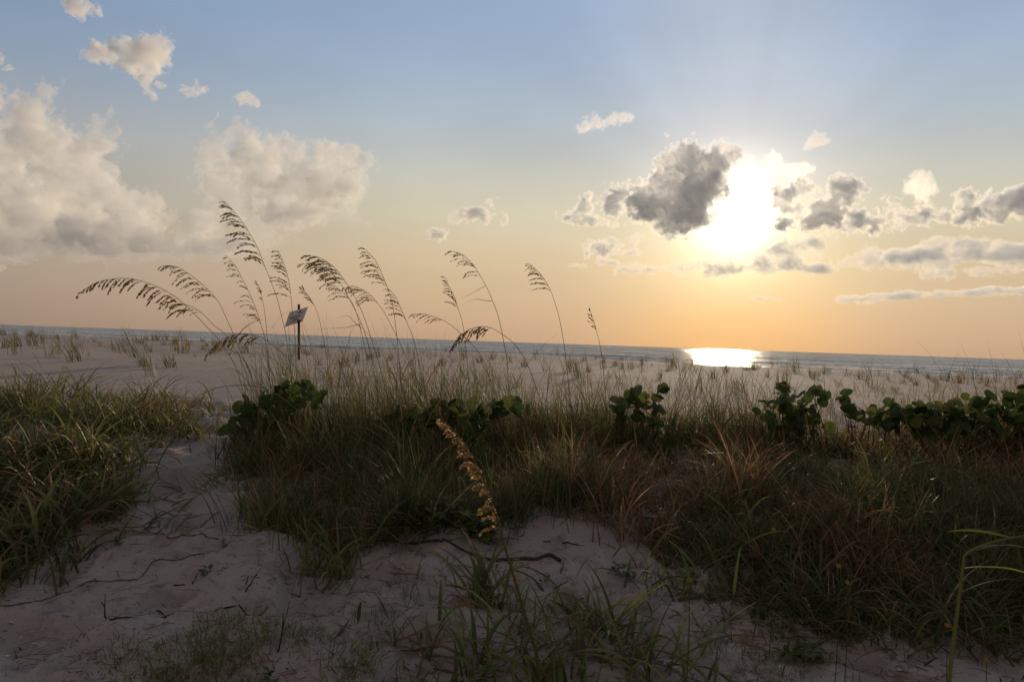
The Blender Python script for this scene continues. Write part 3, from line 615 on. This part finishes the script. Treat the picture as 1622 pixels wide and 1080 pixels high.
for x, y in [(8,552),(30,550),(52,548),(60,554),(82,566),(97,562),(102,553),(118,558),(128,549),(180,556),(190,560),(198,558),(215,567),(235,582),(140,566),(120,572),(262,547),(278,556),(290,560),(302,552),(310,566),(322,554),(330,557),(340,548),(352,556),(270,582),(240,597),(228,580),(390,560),(402,566),(20,562),(160,548),(150,542),(225,545),(205,548)]: spots.append((x, y, 'left'))
for x, y in [(520,558),(545,560),(565,575),(585,570),(545,582),(600,567),(618,572),(640,564),(655,580),(670,560),(690,566),(700,580),(720,574),(735,568),(760,575),(690,590),(655,600),(620,600),(575,598),(560,610),(540,612),(780,570),(812,575),(830,582),(850,570),(865,590),(520,600),(740,600),(715,612),(780,608),(820,612),(505,580),(492,562),(480,560)]: spots.append((x, y, 'mid'))
for x, y in [(905,590),(915,600),(932,590),(965,598),(975,580),(1000,585),(985,610),(1020,590),(1045,600),(1066,584),(1080,612),(1100,590),(1105,620),(1130,600),(1150,590),(1165,612),(1190,585),(1215,598),(1240,610),(1260,590),(1290,600),(1312,590),(1330,612),(1340,596),(1362,600),(1378,612),(1395,596),(1410,604),(1435,598),(1450,610),(1470,600),(1490,612),(1500,604),(1520,606),(1545,600),(1562,612),(1580,606),(1600,600),(1612,612),(1180,622),(1300,625),(1360,625),(1420,622),(1480,622)]: spots.append((x, y, 'right'))
px_ = np.array([s[0] for s in spots]); py_ = np.array([s[1] for s in spots]); HP = hit(px_, py_)
for (x, y, w), P in zip(spots, HP):
    if P[1] > 34: P = np.array(list(at(x, y + 6, 26))); P[2] = ground(P[0], P[1])
    tuft(P, rr.randrange(8), rr.uniform(.7, 1.25), LT[w], rz=rr.uniform(-.5, .5), lean=rr.uniform(-.35, .1) if w != 'right' else rr.uniform(-.2, .25))
for i in range(150):                                                     # the fringe along the crest
    x = rr.uniform(-.70, .72); yy = rr.uniform(19, 28.5)
    if rr.random() < .65: x = rr.choice((-.36, -.44, -.25, -.6, .08, .5, .58, .3, -.12, .2)) + rr.gauss(0, .03); yy = rr.choice((20, 23.5, 26, 27.5)) + rr.gauss(0, .6)
    tuft((x * yy, yy, ground(x * yy, yy) - .01), rr.randrange(8), rr.uniform(.5, 1.0), LT['far'], rz=rr.uniform(-.6, .6), lean=rr.uniform(-.25, .1))
# ------------------------------------------------------------------ sea grape and low leafy plants
def round_leaf(g, P, nrm, r, rng, col):
    nrm = nrm / np.linalg.norm(nrm); a = np.cross(nrm, rng.normal(0, 1, 3)); a /= np.linalg.norm(a); b = np.cross(nrm, a); k = 14
    th = np.linspace(0, 2 * np.pi, k, endpoint=False); notch = 1 - .35 * np.exp(-((np.minimum(th, 2 * np.pi - th)) / .28) ** 2)
    wav = rng.uniform(-.08, .08, 3)
    ring = lambda s: P + r * s * notch[:, None] * (np.cos(th)[:, None] * a + .93 * np.sin(th)[:, None] * b) + nrm * (r * (.16 * s * s + wav[0] * np.cos(2 * th) * s + wav[1] * np.sin(3 * th) * s))[:, None]
    V = np.vstack([[P], ring(.5), ring(1.0)]); I = np.arange(k); J = (I + 1) % k
    Q = np.concatenate([np.stack([np.zeros(k, int), 1 + I, 1 + J, 1 + J], 1)[:, :4], np.stack([1 + I, 1 + k + I, 1 + k + J, 1 + J], 1)])
    # fold the centre fan into quads that share no edge twice
    Q = Q[k:]; fan = np.stack([np.zeros(k // 2, int), 1 + I[::2], 1 + J[::2], 1 + (J[::2] + 1) % k], 1)
    g.add(V, np.concatenate([Q, fan]), col)
SGREEN = [np.array((.055, .09, .026)), np.array((.07, .11, .03)), np.array((.045, .075, .025)), np.array((.11, .125, .035))]
def sea_grape(label, blobs, d, seed, n, r=(.03, .06), red=0, group='sea grape bushes with round leaves'):
    """blobs: (px, py, rx, ry) where leaves gather; stems run down from there to the sand"""
    rng = np.random.default_rng(seed); bx = np.mean([b[0] for b in blobs]); org = None
    base = np.array(list(at(bx, 640, d))); base[2] = ground(base[0], base[1])
    root = bpy.data.objects.new('sea_grape_bush', None); root.empty_display_size = .1; C.objects.link(root); root.location = base; tag(root, label, 'bush', group)
    g = Geo(); st = Geo(); ar = np.array([b[2] * b[3] for b in blobs], float); ar /= ar.sum()
    for i in range(n):
        b = blobs[rng.choice(len(blobs), p=ar)]; q = rng.uniform(0, 2 * np.pi); s = math.sqrt(rng.uniform(0, 1))
        P = np.array(list(at(b[0] + b[2] * s * math.cos(q), b[1] + b[3] * s * math.sin(q), d + rng.uniform(-.28, .28)))); P[2] = max(P[2], ground(P[0], P[1]) + .04)
        nr = np.array((rng.normal(0, .5), rng.uniform(-1, .7), rng.uniform(.05, .9)))
        c = SGREEN[rng.integers(0, 4)] * rng.uniform(.75, 1.3)
        round_leaf(g, P, nr, rng.uniform(*r), rng, c)
        if i % 4 == 0:
            f = np.array((P[0] + rng.normal(0, .12), P[1] + rng.normal(0, .1), 0)); f[2] = ground(f[0], f[1]) - .02
            tube(st, spline(np.array([P, (P * .5 + f * .5) + rng.normal(0, .02, 3), f]), 6), .003, .006, (.10, .06, .035), 5)
    g.build('foliage', LEAF, root, base); st.build('stem', STEMM, root, base); return root
sea_grape('sea grape bush beside the sand path at the foot of the tallest oats', [(380,660,24,14),(370,685,20,14),(405,650,28,26),(440,640,26,30),(470,630,34,24),(420,680,34,22),(455,610,14,12),(500,640,22,20)], 5.9, 301, 120)
sea_grape('dark sea grape bush sunk in the grass in the middle of the thicket', [(640,670,36,22),(700,655,40,20),(760,650,40,20),(810,645,30,16),(720,690,60,24),(640,700,30,20)], 6.1, 302, 190)
sea_grape('small round clump of sea grape right of the last sea oats', [(985,632,14,14),(1010,634,18,16),(1035,636,18,14),(1046,618,9,8),(1010,650,40,20),(1012,674,46,16)], 6.5, 303, 70)
sea_grape('sea grape clump in two lobes under the sun glitter', [(1237,612,8,6),(1220,638,18,12),(1245,636,20,16),(1262,640,18,18),(1285,630,14,16),(1298,628,10,14),(1250,658,56,20),(1255,680,60,14)], 6.5, 304, 95, red=0)
sea_grape('short sea grape with three big leaves between two bushes', [(1340,637,14,16),(1352,655,16,12),(1350,668,24,10)], 6.4, 305, 20)
sea_grape('broad dark sea grape bush spreading to the right edge', [(1375,648,14,10),(1410,652,26,16),(1450,656,34,18),(1490,654,36,20),(1530,652,36,24),(1580,648,36,26),(1620,642,34,30),(1440,668,70,20),(1480,676,60,22),(1570,680,70,26),(1400,660,30,18),(1650,640,40,40)], 6.4, 306, 360)
def leafy(name, label, px, py, R, n, seed, leaf=.025, h=.12, cols=((.085, .135, .035), (.07, .115, .03), (.11, .155, .04)), group=None, yellow=0.0, cat='plant'):
    rng = np.random.default_rng(seed); base = np.array(hit1(px, py))
    root = bpy.data.objects.new(name, None); root.empty_display_size = .05; C.objects.link(root); root.location = base; tag(root, label, cat, group)
    g = Geo(); st = Geo()
    for i in range(n):
        q = rng.uniform(0, 2 * np.pi); s = math.sqrt(rng.uniform(0, 1)) * R
        P = base + np.array((s * math.cos(q), s * math.sin(q) * .7, 0)); P[2] = ground(P[0], P[1]) + rng.uniform(.3, 1) * h * (1 - .5 * (s / max(R, .01)) ** 2)
        az = rng.uniform(0, 2 * np.pi); e = np.array((math.cos(az), math.sin(az), rng.uniform(-.1, .9))); e /= np.linalg.norm(e)
        r = np.cross(e, (0, 0, 1)); r /= np.linalg.norm(r); nn = np.cross(r, e); L = leaf * rng.uniform(.7, 1.3); w = L * .34
        V = [P, P + e * L * .35 - r * w + nn * w * .25, P + e * L * .4, P + e * L * .35 + r * w + nn * w * .25, P + e * L * .75 - r * w * .75 + nn * w * .1, P + e * L * .75 + r * w * .75 + nn * w * .1, P + e * L * .8 - nn * w * .1, P + e * L * 1.02]
        c = np.array((.35, .28, .03)) if rng.random() < yellow else np.array(cols[rng.integers(0, len(cols))]) * rng.uniform(.8, 1.2)
        g.add(V, [(0, 1, 4, 2), (0, 2, 5, 3), (2, 4, 7, 6), (2, 6, 7, 5)], c)
        if i % 3 == 0:
            f = base + (P - base) * .3; f[2] = ground(f[0], f[1]) - .01; tube(st, spline(np.array([P, (P + f) / 2 + (0, 0, .01), f]), 5), .0012, .0022, (.07, .07, .03), 4)
    g.build('foliage', LEAF, root, base); st.build('stem', STEMM, root, base); return root
leafy('leafy_creeper', 'low bright green leafy creeper at the edge of the middle thicket with one yellow leaf', 690, 846, .34, 330, 401, .045, .20, yellow=.012)
for lab, x, y, R, n, lf in [('tiny green seedling on the bare sand, left of the long runner', 184, 880, .035, 10, .035), ('tiny two stemmed seedling alone on the trampled sand', 326, 910, .03, 8, .035), ('small green seedling at the upper end of the long runner', 354, 860, .03, 8, .02), ('dark green rosette at the foot of the right thicket beside the bare mound', 990, 918, .07, 26, .035), ('low leafy plant with pale leaves on the sand at lower right', 1275, 1035, .11, 40, .04), ('small pale green plant under the withered brush at lower right', 1205, 975, .05, 14, .035), ('little green sprig behind the nearest leaves', 865, 920, .03, 10, .022), ('yellowish plant at the bottom edge left of centre', 425, 1070, .04, 12, .035)]:
    leafy('seedling', lab, x, y, R, n, 410 + x, lf, .05, group='small green plants on the sand')
# ------------------------------------------------------------------ near leaf clumps
def clump(label, px, py, n, H, w, seed, lean=(.15, .8), curl=(.5, 1.8), dry=.15, spread=.06, crook=.1, name='grass_clump', pal=GREENS, drytip=.4, group='broad leaved grass clumps in the foreground', foot=True):
    rng = np.random.default_rng(seed); base = np.array(hit1(px, py)); R = base + rng.normal(0, spread, (n, 3)); R[:, 2] = ground(R[:, 0], R[:, 1]) - .015
    root = bpy.data.objects.new(name, None); root.empty_display_size = .1; C.objects.link(root); root.location = base; tag(root, label, 'grass', group)
    g = Geo(); g.add(*blades(R, rng.uniform(H * .45, H, n), rng, width=w, lean=lean, curl=curl, dry=0.0, fold=True, seg=9, crook=crook, pal=pal * 1.5, drytip=drytip)); g.build('leaves', GRASS, root, base)
    m = max(5, int(n * .7)); R = base + rng.normal(0, spread * 1.6, (m, 3)); R[:, 2] = ground(R[:, 0], R[:, 1]) - .005
    g = Geo(); g.add(*blades(R, rng.uniform(H * .3, H * .8, m), rng, width=w * .8, lean=(1.1, 1.5), curl=(.0, .35), dry=1.0, fold=True, seg=8, crook=.2)); g.build('dead_leaves', GRASS, root, base)
    return root
clump('broad grass leaves at the foot of the nearest golden seed head', 775, 950, 34, .46, .021, 501, lean=(.05, .6), curl=(.4, 1.5))
clump('cut broad leaves at the bottom edge below the nearest seed head', 745, 1075, 26, .38, .022, 502, lean=(.1, .9))
clump('grass clump leaning right across the lower middle sand', 960, 1000, 34, .50, .016, 503, lean=(.2, .9))
clump('loose clump of bending leaves on the sand left of the nearest seed head', 665, 1010, 24, .40, .016, 531, lean=(.3, 1.2), spread=.09)
clump('small bending clump at the right foot of the nearest seed head', 905, 950, 20, .34, .018, 532, lean=(.3, 1.1), spread=.07)
clump('leafy clump where the middle sand meets the right thicket', 1060, 935, 36, .42, .014, 533, lean=(.2, 1.1), spread=.13)
clump('thin clump on the bare sand edge at the left of the middle thicket', 465, 900, 26, .34, .010, 534, lean=(.2, 1.2), spread=.10)
clump('sprawling clump at the bottom right of the nearest leaves', 1090, 1070, 24, .40, .013, 535, lean=(.3, 1.2), spread=.12)
for lab_, x_, y_, n_, H_, w_ in [('fine bladed clump round the foot of the nearest golden stalk', 840, 1010, 60, .42, .009), ('fine bladed clump at the bottom edge below the golden stalk', 800, 1080, 50, .40, .010), ('thin bladed clump between the leaves on the lower middle sand', 930, 1060, 46, .42, .009), ('sparse thin clump on the sand left of the leaves at the bottom', 640, 1060, 34, .34, .008), ('thin clump behind the nearest leaves on the bare mound edge', 720, 925, 26, .30, .008)]:
    clump(lab_, x_, y_, n_, H_, w_, 560 + x_, lean=(.1, 1.2), curl=(.3, 1.8), spread=.13)
clump('blunt cut grass shoots at the bottom edge right of centre', 880, 1085, 24, .34, .022, 504, lean=(.1, .8))
clump('long leaved clump at the bottom right of the middle sand', 1010, 1060, 30, .50, .014, 505, lean=(.2, 1.0))
clump('clump of long arching leaves at the left edge of the middle thicket', 520, 880, 60, .48, .013, 506, lean=(.1, .9), curl=(.6, 1.8), spread=.09)
clump('upright narrow clump on the sand path beside the middle thicket', 410, 855, 20, .42, .010, 507, lean=(.02, .7), curl=(.2, 1.2), spread=.04)
clump('broad leaved clump sprawling over the sand from the left edge', 40, 850, 46, .50, .028, 508, lean=(.15, 1.0), curl=(.6, 2.0), spread=.16)
clump('yellowing broad leaved clump at the left edge under the matted grass', 70, 800, 40, .46, .026, 509, lean=(.1, .8), curl=(.6, 2.0), spread=.14, pal=GREENS * 1.25)
clump('spreading grass clump halfway up the sand path on its left side', 200, 795, 34, .36, .012, 510, lean=(.2, 1.1), spread=.10)
clump('flattened grass clump across the upper sand path', 262, 838, 26, .36, .010, 511, lean=(.7, 1.3), curl=(.1, .9), spread=.09)
clump('windblown clump on the pale slope of the sand path', 330, 775, 22, .36, .009, 512, lean=(.5, 1.2), curl=(.2, 1.0), spread=.08)
clump('withered clump fanning out at the foot of the right thicket', 1125, 905, 46, .42, .014, 513, lean=(.3, 1.1), curl=(.4, 1.5), spread=.12, dry=.5)
clump('grass clump bending right below the right thicket', 1330, 935, 34, .42, .013, 514, lean=(.3, 1.1), curl=(.5, 1.8), spread=.16)
clump('dark grass clump at the right edge beside the bent stalk', 1560, 985, 40, .44, .012, 515, lean=(.1, 1.0), curl=(.6, 1.9), spread=.15)
clump('long thin leaved clump under the withered brush at lower right', 1420, 1010, 22, .38, .007, 516, lean=(.2, .8), curl=(.9, 2.4), spread=.08)
for i, (lab, x, y, n, H) in enumerate([('short fine grass tuft on the sand near the burnt patch', 338, 990, 60, .10), ('short olive tuft at the bottom edge left of centre', 330, 1055, 90, .13), ('short tuft right of the burnt patch', 425, 1000, 46, .11), ('small tuft beside the short olive tuft', 490, 1020, 46, .11), ('low dry tuft near the bottom left corner', 215, 1050, 60, .08), ('small dry tuft left of the bottom middle leaves', 600, 985, 50, .10), ('low tuft at the bottom edge under the leaves', 560, 1060, 70, .12), ('short tuft on the lower right sand', 1125, 1010, 40, .10), ('brown matted tuft at the bottom left of the sand', 270, 1075, 90, .12), ('olive tuft between the burnt patch and the short olive tuft', 385, 1040, 90, .12), ('short tuft on the sand below the bare mound', 640, 935, 40, .09), ('short tuft at the left side of the open sand', 150, 1040, 40, .08), ('dry low tuft at the bottom right edge of the sand', 1210, 1060, 60, .10)]):
    clump(lab, x, y, int(n * 2.2), H * 1.15, .0038, 540 + i, lean=(.05, .8), curl=(.2, 1.4), spread=.075, name='grass_tuft', group='short fine grass tufts in the foreground')
# the bent stalk at the lower right
def bent_stalk():
    d = 2.6; P = spline(np.array([list(at(x, y, d)) for x, y in ((1500, 1112), (1506, 1050), (1517, 960), (1526, 890), (1530, 877), (1560, 862), (1600, 852), (1660, 843))]), 40)
    P[0, 2] = min(P[0, 2], ground(P[0, 0], P[0, 1]) - .02)
    root = bpy.data.objects.new('bent_grass_stalk', None); root.empty_display_size = .1; C.objects.link(root); root.location = P[0]
    tag(root, 'yellow green grass stalk snapped over to the right at the lower right', 'grass plant')
    g = Geo(); tube(g, P, .0072, .003, (.20, .20, .05), 7, (.16, .15, .05)); g.build('stem', STEMM, root, P[0])
    rng = np.random.default_rng(9); g = Geo(); g.add(*blades(P[[18, 22, 26, 33]], [.22, .3, .26, .2], rng, width=.011, lean=(.8, 1.4), curl=(.6, 1.4), dirs=np.array([.2, -.3, .1, 3.0]), seg=8, fold=True)); g.build('leaves', GRASS, root, P[0])
bent_stalk()
# ------------------------------------------------------------------ sign on the beach
def plain(name, col, rough=.6, spec=.3, noise=.15, sc=40):
    m, k, p, out = material(name); g = k.node('ShaderNodeTexCoord').outputs['Object']
    c = k.mix(k.maprange(k.noise(g, sc, 4, .6), .3, .7, 0, noise * 2), col + (1,), tuple(v * .55 for v in col) + (1,))
    k.put(p.inputs['Base Color'], c); p.inputs['Roughness'].default_value = rough; p.inputs['Specular IOR Level'].default_value = spec; return m
def bm_box(bm, c, X, Y, Z):
    vs = [bm.verts.new(Vector(c) + Vector(X) * a + Vector(Y) * b + Vector(Z) * d) for a in (-1, 1) for b in (-1, 1) for d in (-1, 1)]
    for f in ((0, 1, 3, 2), (4, 6, 7, 5), (0, 4, 5, 1), (2, 3, 7, 6), (0, 2, 6, 4), (1, 5, 7, 3)): bm.faces.new([vs[i] for i in f])
def to_mesh(bm, name): me = bpy.data.meshes.new(name); bmesh.ops.recalc_face_normals(bm, faces=bm.faces); bm.to_mesh(me); bm.free(); return me
def sign_board():                                  # thin corrugated plastic, lets light through
    m = plain('white_sign_board', (.80, .78, .79), .5, .4, .10, 7); k = NT(m.node_tree); p = k.n['Principled BSDF']; out = k.n['Material Output']
    t = k.node('ShaderNodeBsdfTranslucent'); t.inputs[0].default_value = (.75, .72, .72, 1); mx = k.node('ShaderNodeMixShader'); mx.inputs[0].default_value = .4
    k.l.new(p.outputs[0], mx.inputs[1]); k.l.new(t.outputs[0], mx.inputs[2]); k.l.new(mx.outputs[0], out.inputs['Surface']); return m
def beach_sign():
    d = 17.5; m = d / F; base = np.array(list(at(472.5, 566, d))); base[2] = ground(base[0], base[1])
    top = np.array(list(at(472.0, 482, d)))
    root = bpy.data.objects.new('beach_sign', None); root.empty_display_size = .2; C.objects.link(root); root.location = base
    tag(root, 'crooked white notice on a dark wooden post out on the beach', 'sign')
    h = top[2] - base[2]; bm = bmesh.new(); r = 1.75 * m
    bm_box(bm, (0, 0, h / 2 - .1), (r, 0, 0), (0, r * .9, 0), ((top[0] - base[0]) / 2, 0, h / 2 + .1)); bmesh.ops.bevel(bm, geom=list(bm.edges), offset=.006, segments=2, affect='EDGES')
    link('post', to_mesh(bm, 'post'), plain('weathered_wood', (.055, .035, .022), .85, .2, .3, 12), root)
    # panel: two edges seen at (29,-8) and (-8,22.5) px, square to each other in space
    Dr = np.array(list(ray(468.8, 502))); b0 = np.array(list(RT)) * (-8.4) - np.array(list(UP)) * 23.0
    a = np.array(list(RT)) * 28.5 + np.array(list(UP)) * 8.2 + Dr * 20; b = b0 - Dr * (b0 @ a) / (Dr @ a)
    La, Lb = np.linalg.norm(a) * m, np.linalg.norm(b) * m; a /= np.linalg.norm(a); b /= np.linalg.norm(b); nrm = np.cross(a, b); nrm = nrm if nrm[1] < 0 else -nrm
    Cn = np.array(list(at(469.4, 502, d - .20))) - base
    bm = bmesh.new(); bm_box(bm, Cn, a * La / 2, b * Lb / 2, nrm * .004); bmesh.ops.bevel(bm, geom=list(bm.edges), offset=.002, segments=1, affect='EDGES')
    pan = link('panel', to_mesh(bm, 'panel'), sign_board(), root)
    # dark faded print: a bold line, a small emblem above it, thin rules
    bm = bmesh.new(); top_ = nrm * .0075
    def mark(u, v, w, hh): bm_box(bm, Cn + a * La * u + b * Lb * v + top_, a * La * w / 2, b * Lb * hh / 2, nrm * .001)
    rg = random.Random(3)
    for u, w in ((-.30, .10), (-.17, .07), (-.07, .09), (.05, .09), (.17, .08)): mark(u, -.10 + rg.uniform(-.01, .01), w, .035); mark(u - w * .35, -.05, .025, .12); mark(u, .0, w, .03)
    mark(.08, -.30, .2, .07); mark(.10, -.36, .1, .05); mark(.30, -.24, .16, .03); mark(-.02, .10, .22, .03)
    for v in (.17, .23): mark(-.05, v, .5, .012)
    mark(-.05, .33, .72, .012); mark(.34, .36, .06, .06); mark(-.40, .40, .05, .05)
    link('print', to_mesh(bm, 'print'), plain('faded_print', (.10, .09, .10), .6, .3), pan)
beach_sign()
# ------------------------------------------------------------------ driftwood, twigs, runner, shells, flowers, litter
WOOD = plain('dead_wood', (.075, .055, .045), .9, .15, .35, 60); SHELL = plain('bleached_shell', (.62, .58, .53), .5, .4, .15, 80); BARK = plain('dark_twig', (.035, .027, .024), .9, .15, .3, 80)
def ground_tube(name, label, pts, r0, r1, mat, cat, group=None, lift=.6, wob=.004, seed=0, n=40, kinks=0, sides=7):
    rng = np.random.default_rng(seed); P = hit([p[0] for p in pts], [p[1] for p in pts]); P = spline(P, n); P[:, 2] = ground(P[:, 0], P[:, 1]) + np.linspace(r0, r1, n) * lift
    P += rng.normal(0, wob, P.shape) * (1, 1, .3); org = P[n // 2].copy(); g = Geo(); tube(g, P, r0, r1, (.08, .06, .05), sides)
    o = g.build(name, mat, None, org); o.location = org
    return tag(o, label, cat, group)
ground_tube('driftwood_stick', 'broken grey stick lying half buried behind the nearest sea oats', [(700,868),(740,880),(790,888),(840,891),(888,893)], .006, .012, WOOD, 'stick', n=26, wob=.003, seed=1)
ground_tube('driftwood_stick', 'thin crooked stick running left from the broken stick', [(560,858),(600,850),(640,862),(700,874)], .004, .008, WOOD, 'stick', n=20, seed=2)
ground_tube('plant_runner', 'long brown grass runner snaking over the trampled sand at lower left', [(-40,975),(40,955),(110,925),(160,912),(215,908),(245,890),(300,876),(332,874)], .0028, .004, plain('dry_runner', (.17, .10, .055), .8, .2, .3, 50), 'runner', n=60, seed=3, wob=.003)
ground_tube('plant_runner', 'short reddish runner lying under the flattened clump', [(235,842),(270,846),(310,848),(345,850)], .003, .004, plain('red_runner', (.15, .07, .04), .8, .2, .3, 50), 'runner', n=26, seed=4, wob=.003)
tw = random.Random(8)
for lab, x, y, a, L, up in [('black forked twig sticking up from the sand at lower left', 168, 988, 1.9, .09, .7), ('charred twig lying by the forked twig', 120, 1006, .15, .10, .1), ('dark twig lying right of the forked twig', 190, 990, -.1, .09, .1), ('black twig tip standing beside the tiny seedling', 305, 915, 1.4, .05, .6), ('dark stub near the tiny seedling', 284, 915, .4, .05, .2), ('upright charred twig near the burnt patch', 388, 950, 1.1, .10, .8), ('long charred twig lying along the burnt patch', 390, 966, .1, .20, .05), ('dark twig on the bare mound in the middle', 905, 868, -.2, .09, .1), ('dark twig on the sand left of the nearest leaves', 583, 925, .3, .06, .3), ('dark chip on the bare mound', 824, 849, .8, .025, .4), ('second dark chip on the bare mound further right', 866, 857, .1, .03, .2), ('standing bare twig at the bottom left of centre', 440, 1035, 1.5, .16, 1.0), ('slanting twig on the sand path edge', 228, 838, .9, .10, .6), ('dark twig flat on the sand above the runner', 247, 965, -.2, .06, .1), ('dark chip in the trampled hollow', 265, 975, .4, .04, .2), ('grey twig on the sand at lower right', 1235, 970, -1.2, .12, .3)]:
    P = np.array(hit1(x, y)); dv = np.array((math.cos(a), .35 * math.sin(a), up * abs(math.sin(a)) if up > .3 else 0)); dv /= np.linalg.norm(dv)
    r = np.random.default_rng(x); Q = np.array([P + dv * L * t + r.normal(0, .004, 3) for t in np.linspace(-.1 if up > .3 else -.5, .9 if up > .3 else .5, 7)])
    if up <= .3: Q[:, 2] = ground(Q[:, 0], Q[:, 1]) + .003
    g = Geo(); tube(g, Q, .0042, .0018, (.03, .03, .03), 6)
    B = np.array([Q[4], Q[4] + (dv * .3 + np.array((.2, .1, .5)) * .3) * L * .6, Q[4] + (dv * .5 + np.array((.3, 0, .6)) * .3) * L]); 
    if up <= .3: B[:, 2] = ground(B[:, 0], B[:, 1]) + .004
    tube(g, B, .0025, .001, (.03, .03, .03), 5)
    o = g.build('twig', BARK, None, P); o.location = P; tag(o, lab, 'twig', 'dark twigs on the sand')
def shell_mesh(seed):
    rng = np.random.default_rng(seed); k = 12; th = np.linspace(0, 2 * np.pi, k, endpoint=False); a, b = 1, rng.uniform(.6, .85)
    ring = lambda s, z: np.stack([a * s * np.cos(th) * (1 + .12 * np.cos(3 * th + seed)), b * s * np.sin(th), np.full(k, z)], 1)
    V = np.vstack([[(.1, 0, .42)], ring(.45, .34), ring(.8, .18), ring(1, 0), ring(.92, -.04)]); I = np.arange(k); J = (I + 1) % k
    Q = [np.stack([1 + r * k + I, 1 + r * k + k + I, 1 + r * k + k + J, 1 + r * k + J], 1) for r in range(3)]
    Q.append(np.stack([np.zeros(k // 2, int), 1 + I[::2], 1 + J[::2], 1 + (J[::2] + 1) % k], 1)); me = mesh_np('shell', V, np.concatenate(Q)); me.materials.append(SHELL); return me
SM = [shell_mesh(i) for i in range(4)]
for lab, x, y, s in [('ochre shell at the left edge of the trampled sand', 20, 970, .017), ('smaller ochre shell beside the left edge shell', 34, 975, .010), ('flat ochre shell below the left edge shells', 55, 1000, .014), ('dull shell at the left edge near the bottom', 12, 1030, .011), ('white shell bit under the right thicket edge', 906, 825, .012), ('white shell bit at the bottom left of the leaves', 562, 1058, .012), ('second white bit next to the bottom shell', 586, 1060, .010), ('shell bit at the bottom left of centre', 541, 1075, .011), ('white shell at the bottom right sand', 1235, 1053, .014), ('bright white shell among stems at lower right', 1425, 1064, .017), ('small white shell between leaves and thicket', 1267, 982, .011), ('pale shell chip under the brush', 1131, 964, .008), ('pale chip on the sand left of the nearest leaves', 608, 937, .009), ('white chip beside the golden stalk', 736, 970, .008), ('pale chip behind the nearest leaves', 815, 935, .007), ('pale chip right of the nearest leaves', 865, 942, .008), ('white chip at the foot of the leaves', 815, 1040, .009), ('pale chip at lower left near the runner', 152, 904, .006), ('pale chip in the trampled hollow on the left', 258, 945, .006), ('pale chip on the open sand left of the tufts', 300, 930, .006), ('white chip on the left path', 143, 845, .007), ('shell bit near the bottom right corner', 1330, 1010, .009), ('pale shell under the dark clump at right', 1440, 1050, .008)]:
    P = hit1(x, y); o = link('shell', SM[x % 4]); o.location = P; o.scale = (s, s, s); o.rotation_euler = (tw.uniform(-.5, .5), tw.uniform(-.5, .5), tw.uniform(0, 6)); tag(o, lab, 'shell', 'bits of shell on the sand')
PETAL = plain('yellow_petal', (.30, .18, .02), .6, .2, .1, 60)
for lab, x, y, h in [('yellow dune flower at the edge of the right thicket', 1225, 838, .10), ('yellow flower low in the grass right of the withered clump', 1328, 896, .08), ('yellow flower in the dark weeds below the right thicket', 1342, 922, .08), ('yellow flower just left of the bent stalk', 1500, 990, .12), ('orange yellow flower at lower right beyond the bent stalk', 1562, 1045, .10), ('pale yellow flower at the left foot of the withered clump', 1092, 918, .08)]:
    P = np.array(list(at(x, y, 3.4 if y < 850 else 3.0 if y < 950 else 2.75))); B = P.copy(); B[2] = ground(P[0], P[1]) - .01
    root = bpy.data.objects.new('dune_flower', None); root.empty_display_size = .05; C.objects.link(root); root.location = B; tag(root, lab, 'flower', 'yellow flowers in the dune grass')
    g = Geo(); tube(g, np.array([P, (P + B) / 2 + (.006, 0, 0), B]), .0012, .002, (.06, .07, .025), 5); g.build('stem', STEMM, root, B)
    r = np.random.default_rng(x); nrm = np.array((r.normal(0, .3), -.6, .8)); nrm /= np.linalg.norm(nrm); a = np.cross(nrm, (1, 0, .1)); a /= np.linalg.norm(a); b = np.cross(nrm, a); g = Geo()
    for k in range(9):
        t = k / 9 * 6.283; e = a * math.cos(t) + b * math.sin(t); s = np.cross(nrm, e); g.add([P, P + e * .008 - s * .003 + nrm * .002, P + e * .011, P + e * .006 + s * .003 + nrm * .002], [(0, 1, 2, 3)], (.5, .33, .03))
    g.build('petals', PETAL, root, B)
# dead blades and specks strewn on the sand
def litter():
    rng = np.random.default_rng(900); g = Geo()
    for poly, n in (([(0,800),(330,700),(380,760),(420,870),(600,880),(1050,870),(1120,960),(1300,1010),(1500,1060),(1500,1110),(0,1110)], 1800), ([(560,850),(760,860),(900,890),(780,910),(560,900)], 110), ([(1100,930),(1350,980),(1500,1040),(1500,1100),(1150,1020)], 420), ([(330,960),(420,960),(430,1010),(340,1020)], 60)):
        R = scatter(poly, n, rng); R[:, 2] += .004
        g.add(*blades(R, rng.uniform(.04, .16, n), rng, width=.004, lean=(1.35, 1.52), curl=(0, .25), dry=1.0, seg=4, crook=.2))
    R = scatter([(0,830),(330,760),(420,870),(600,880),(1050,870),(1120,960),(1500,1060),(1500,1110),(0,1110)], 1500, rng); R[:, 2] += .003
    V, Q, Cc = blades(R, rng.uniform(.008, .03, 1500), rng, width=.005, lean=(1.2, 1.5), curl=(0, .3), dry=1.0, seg=3); Cc[:, :3] *= .3; g.add(V, Q, Cc)
    tag(g.build('plant_litter', GRASS), 'dead blades and bits strewn over the foreground sand', 'litter', kind='stuff')
litter()
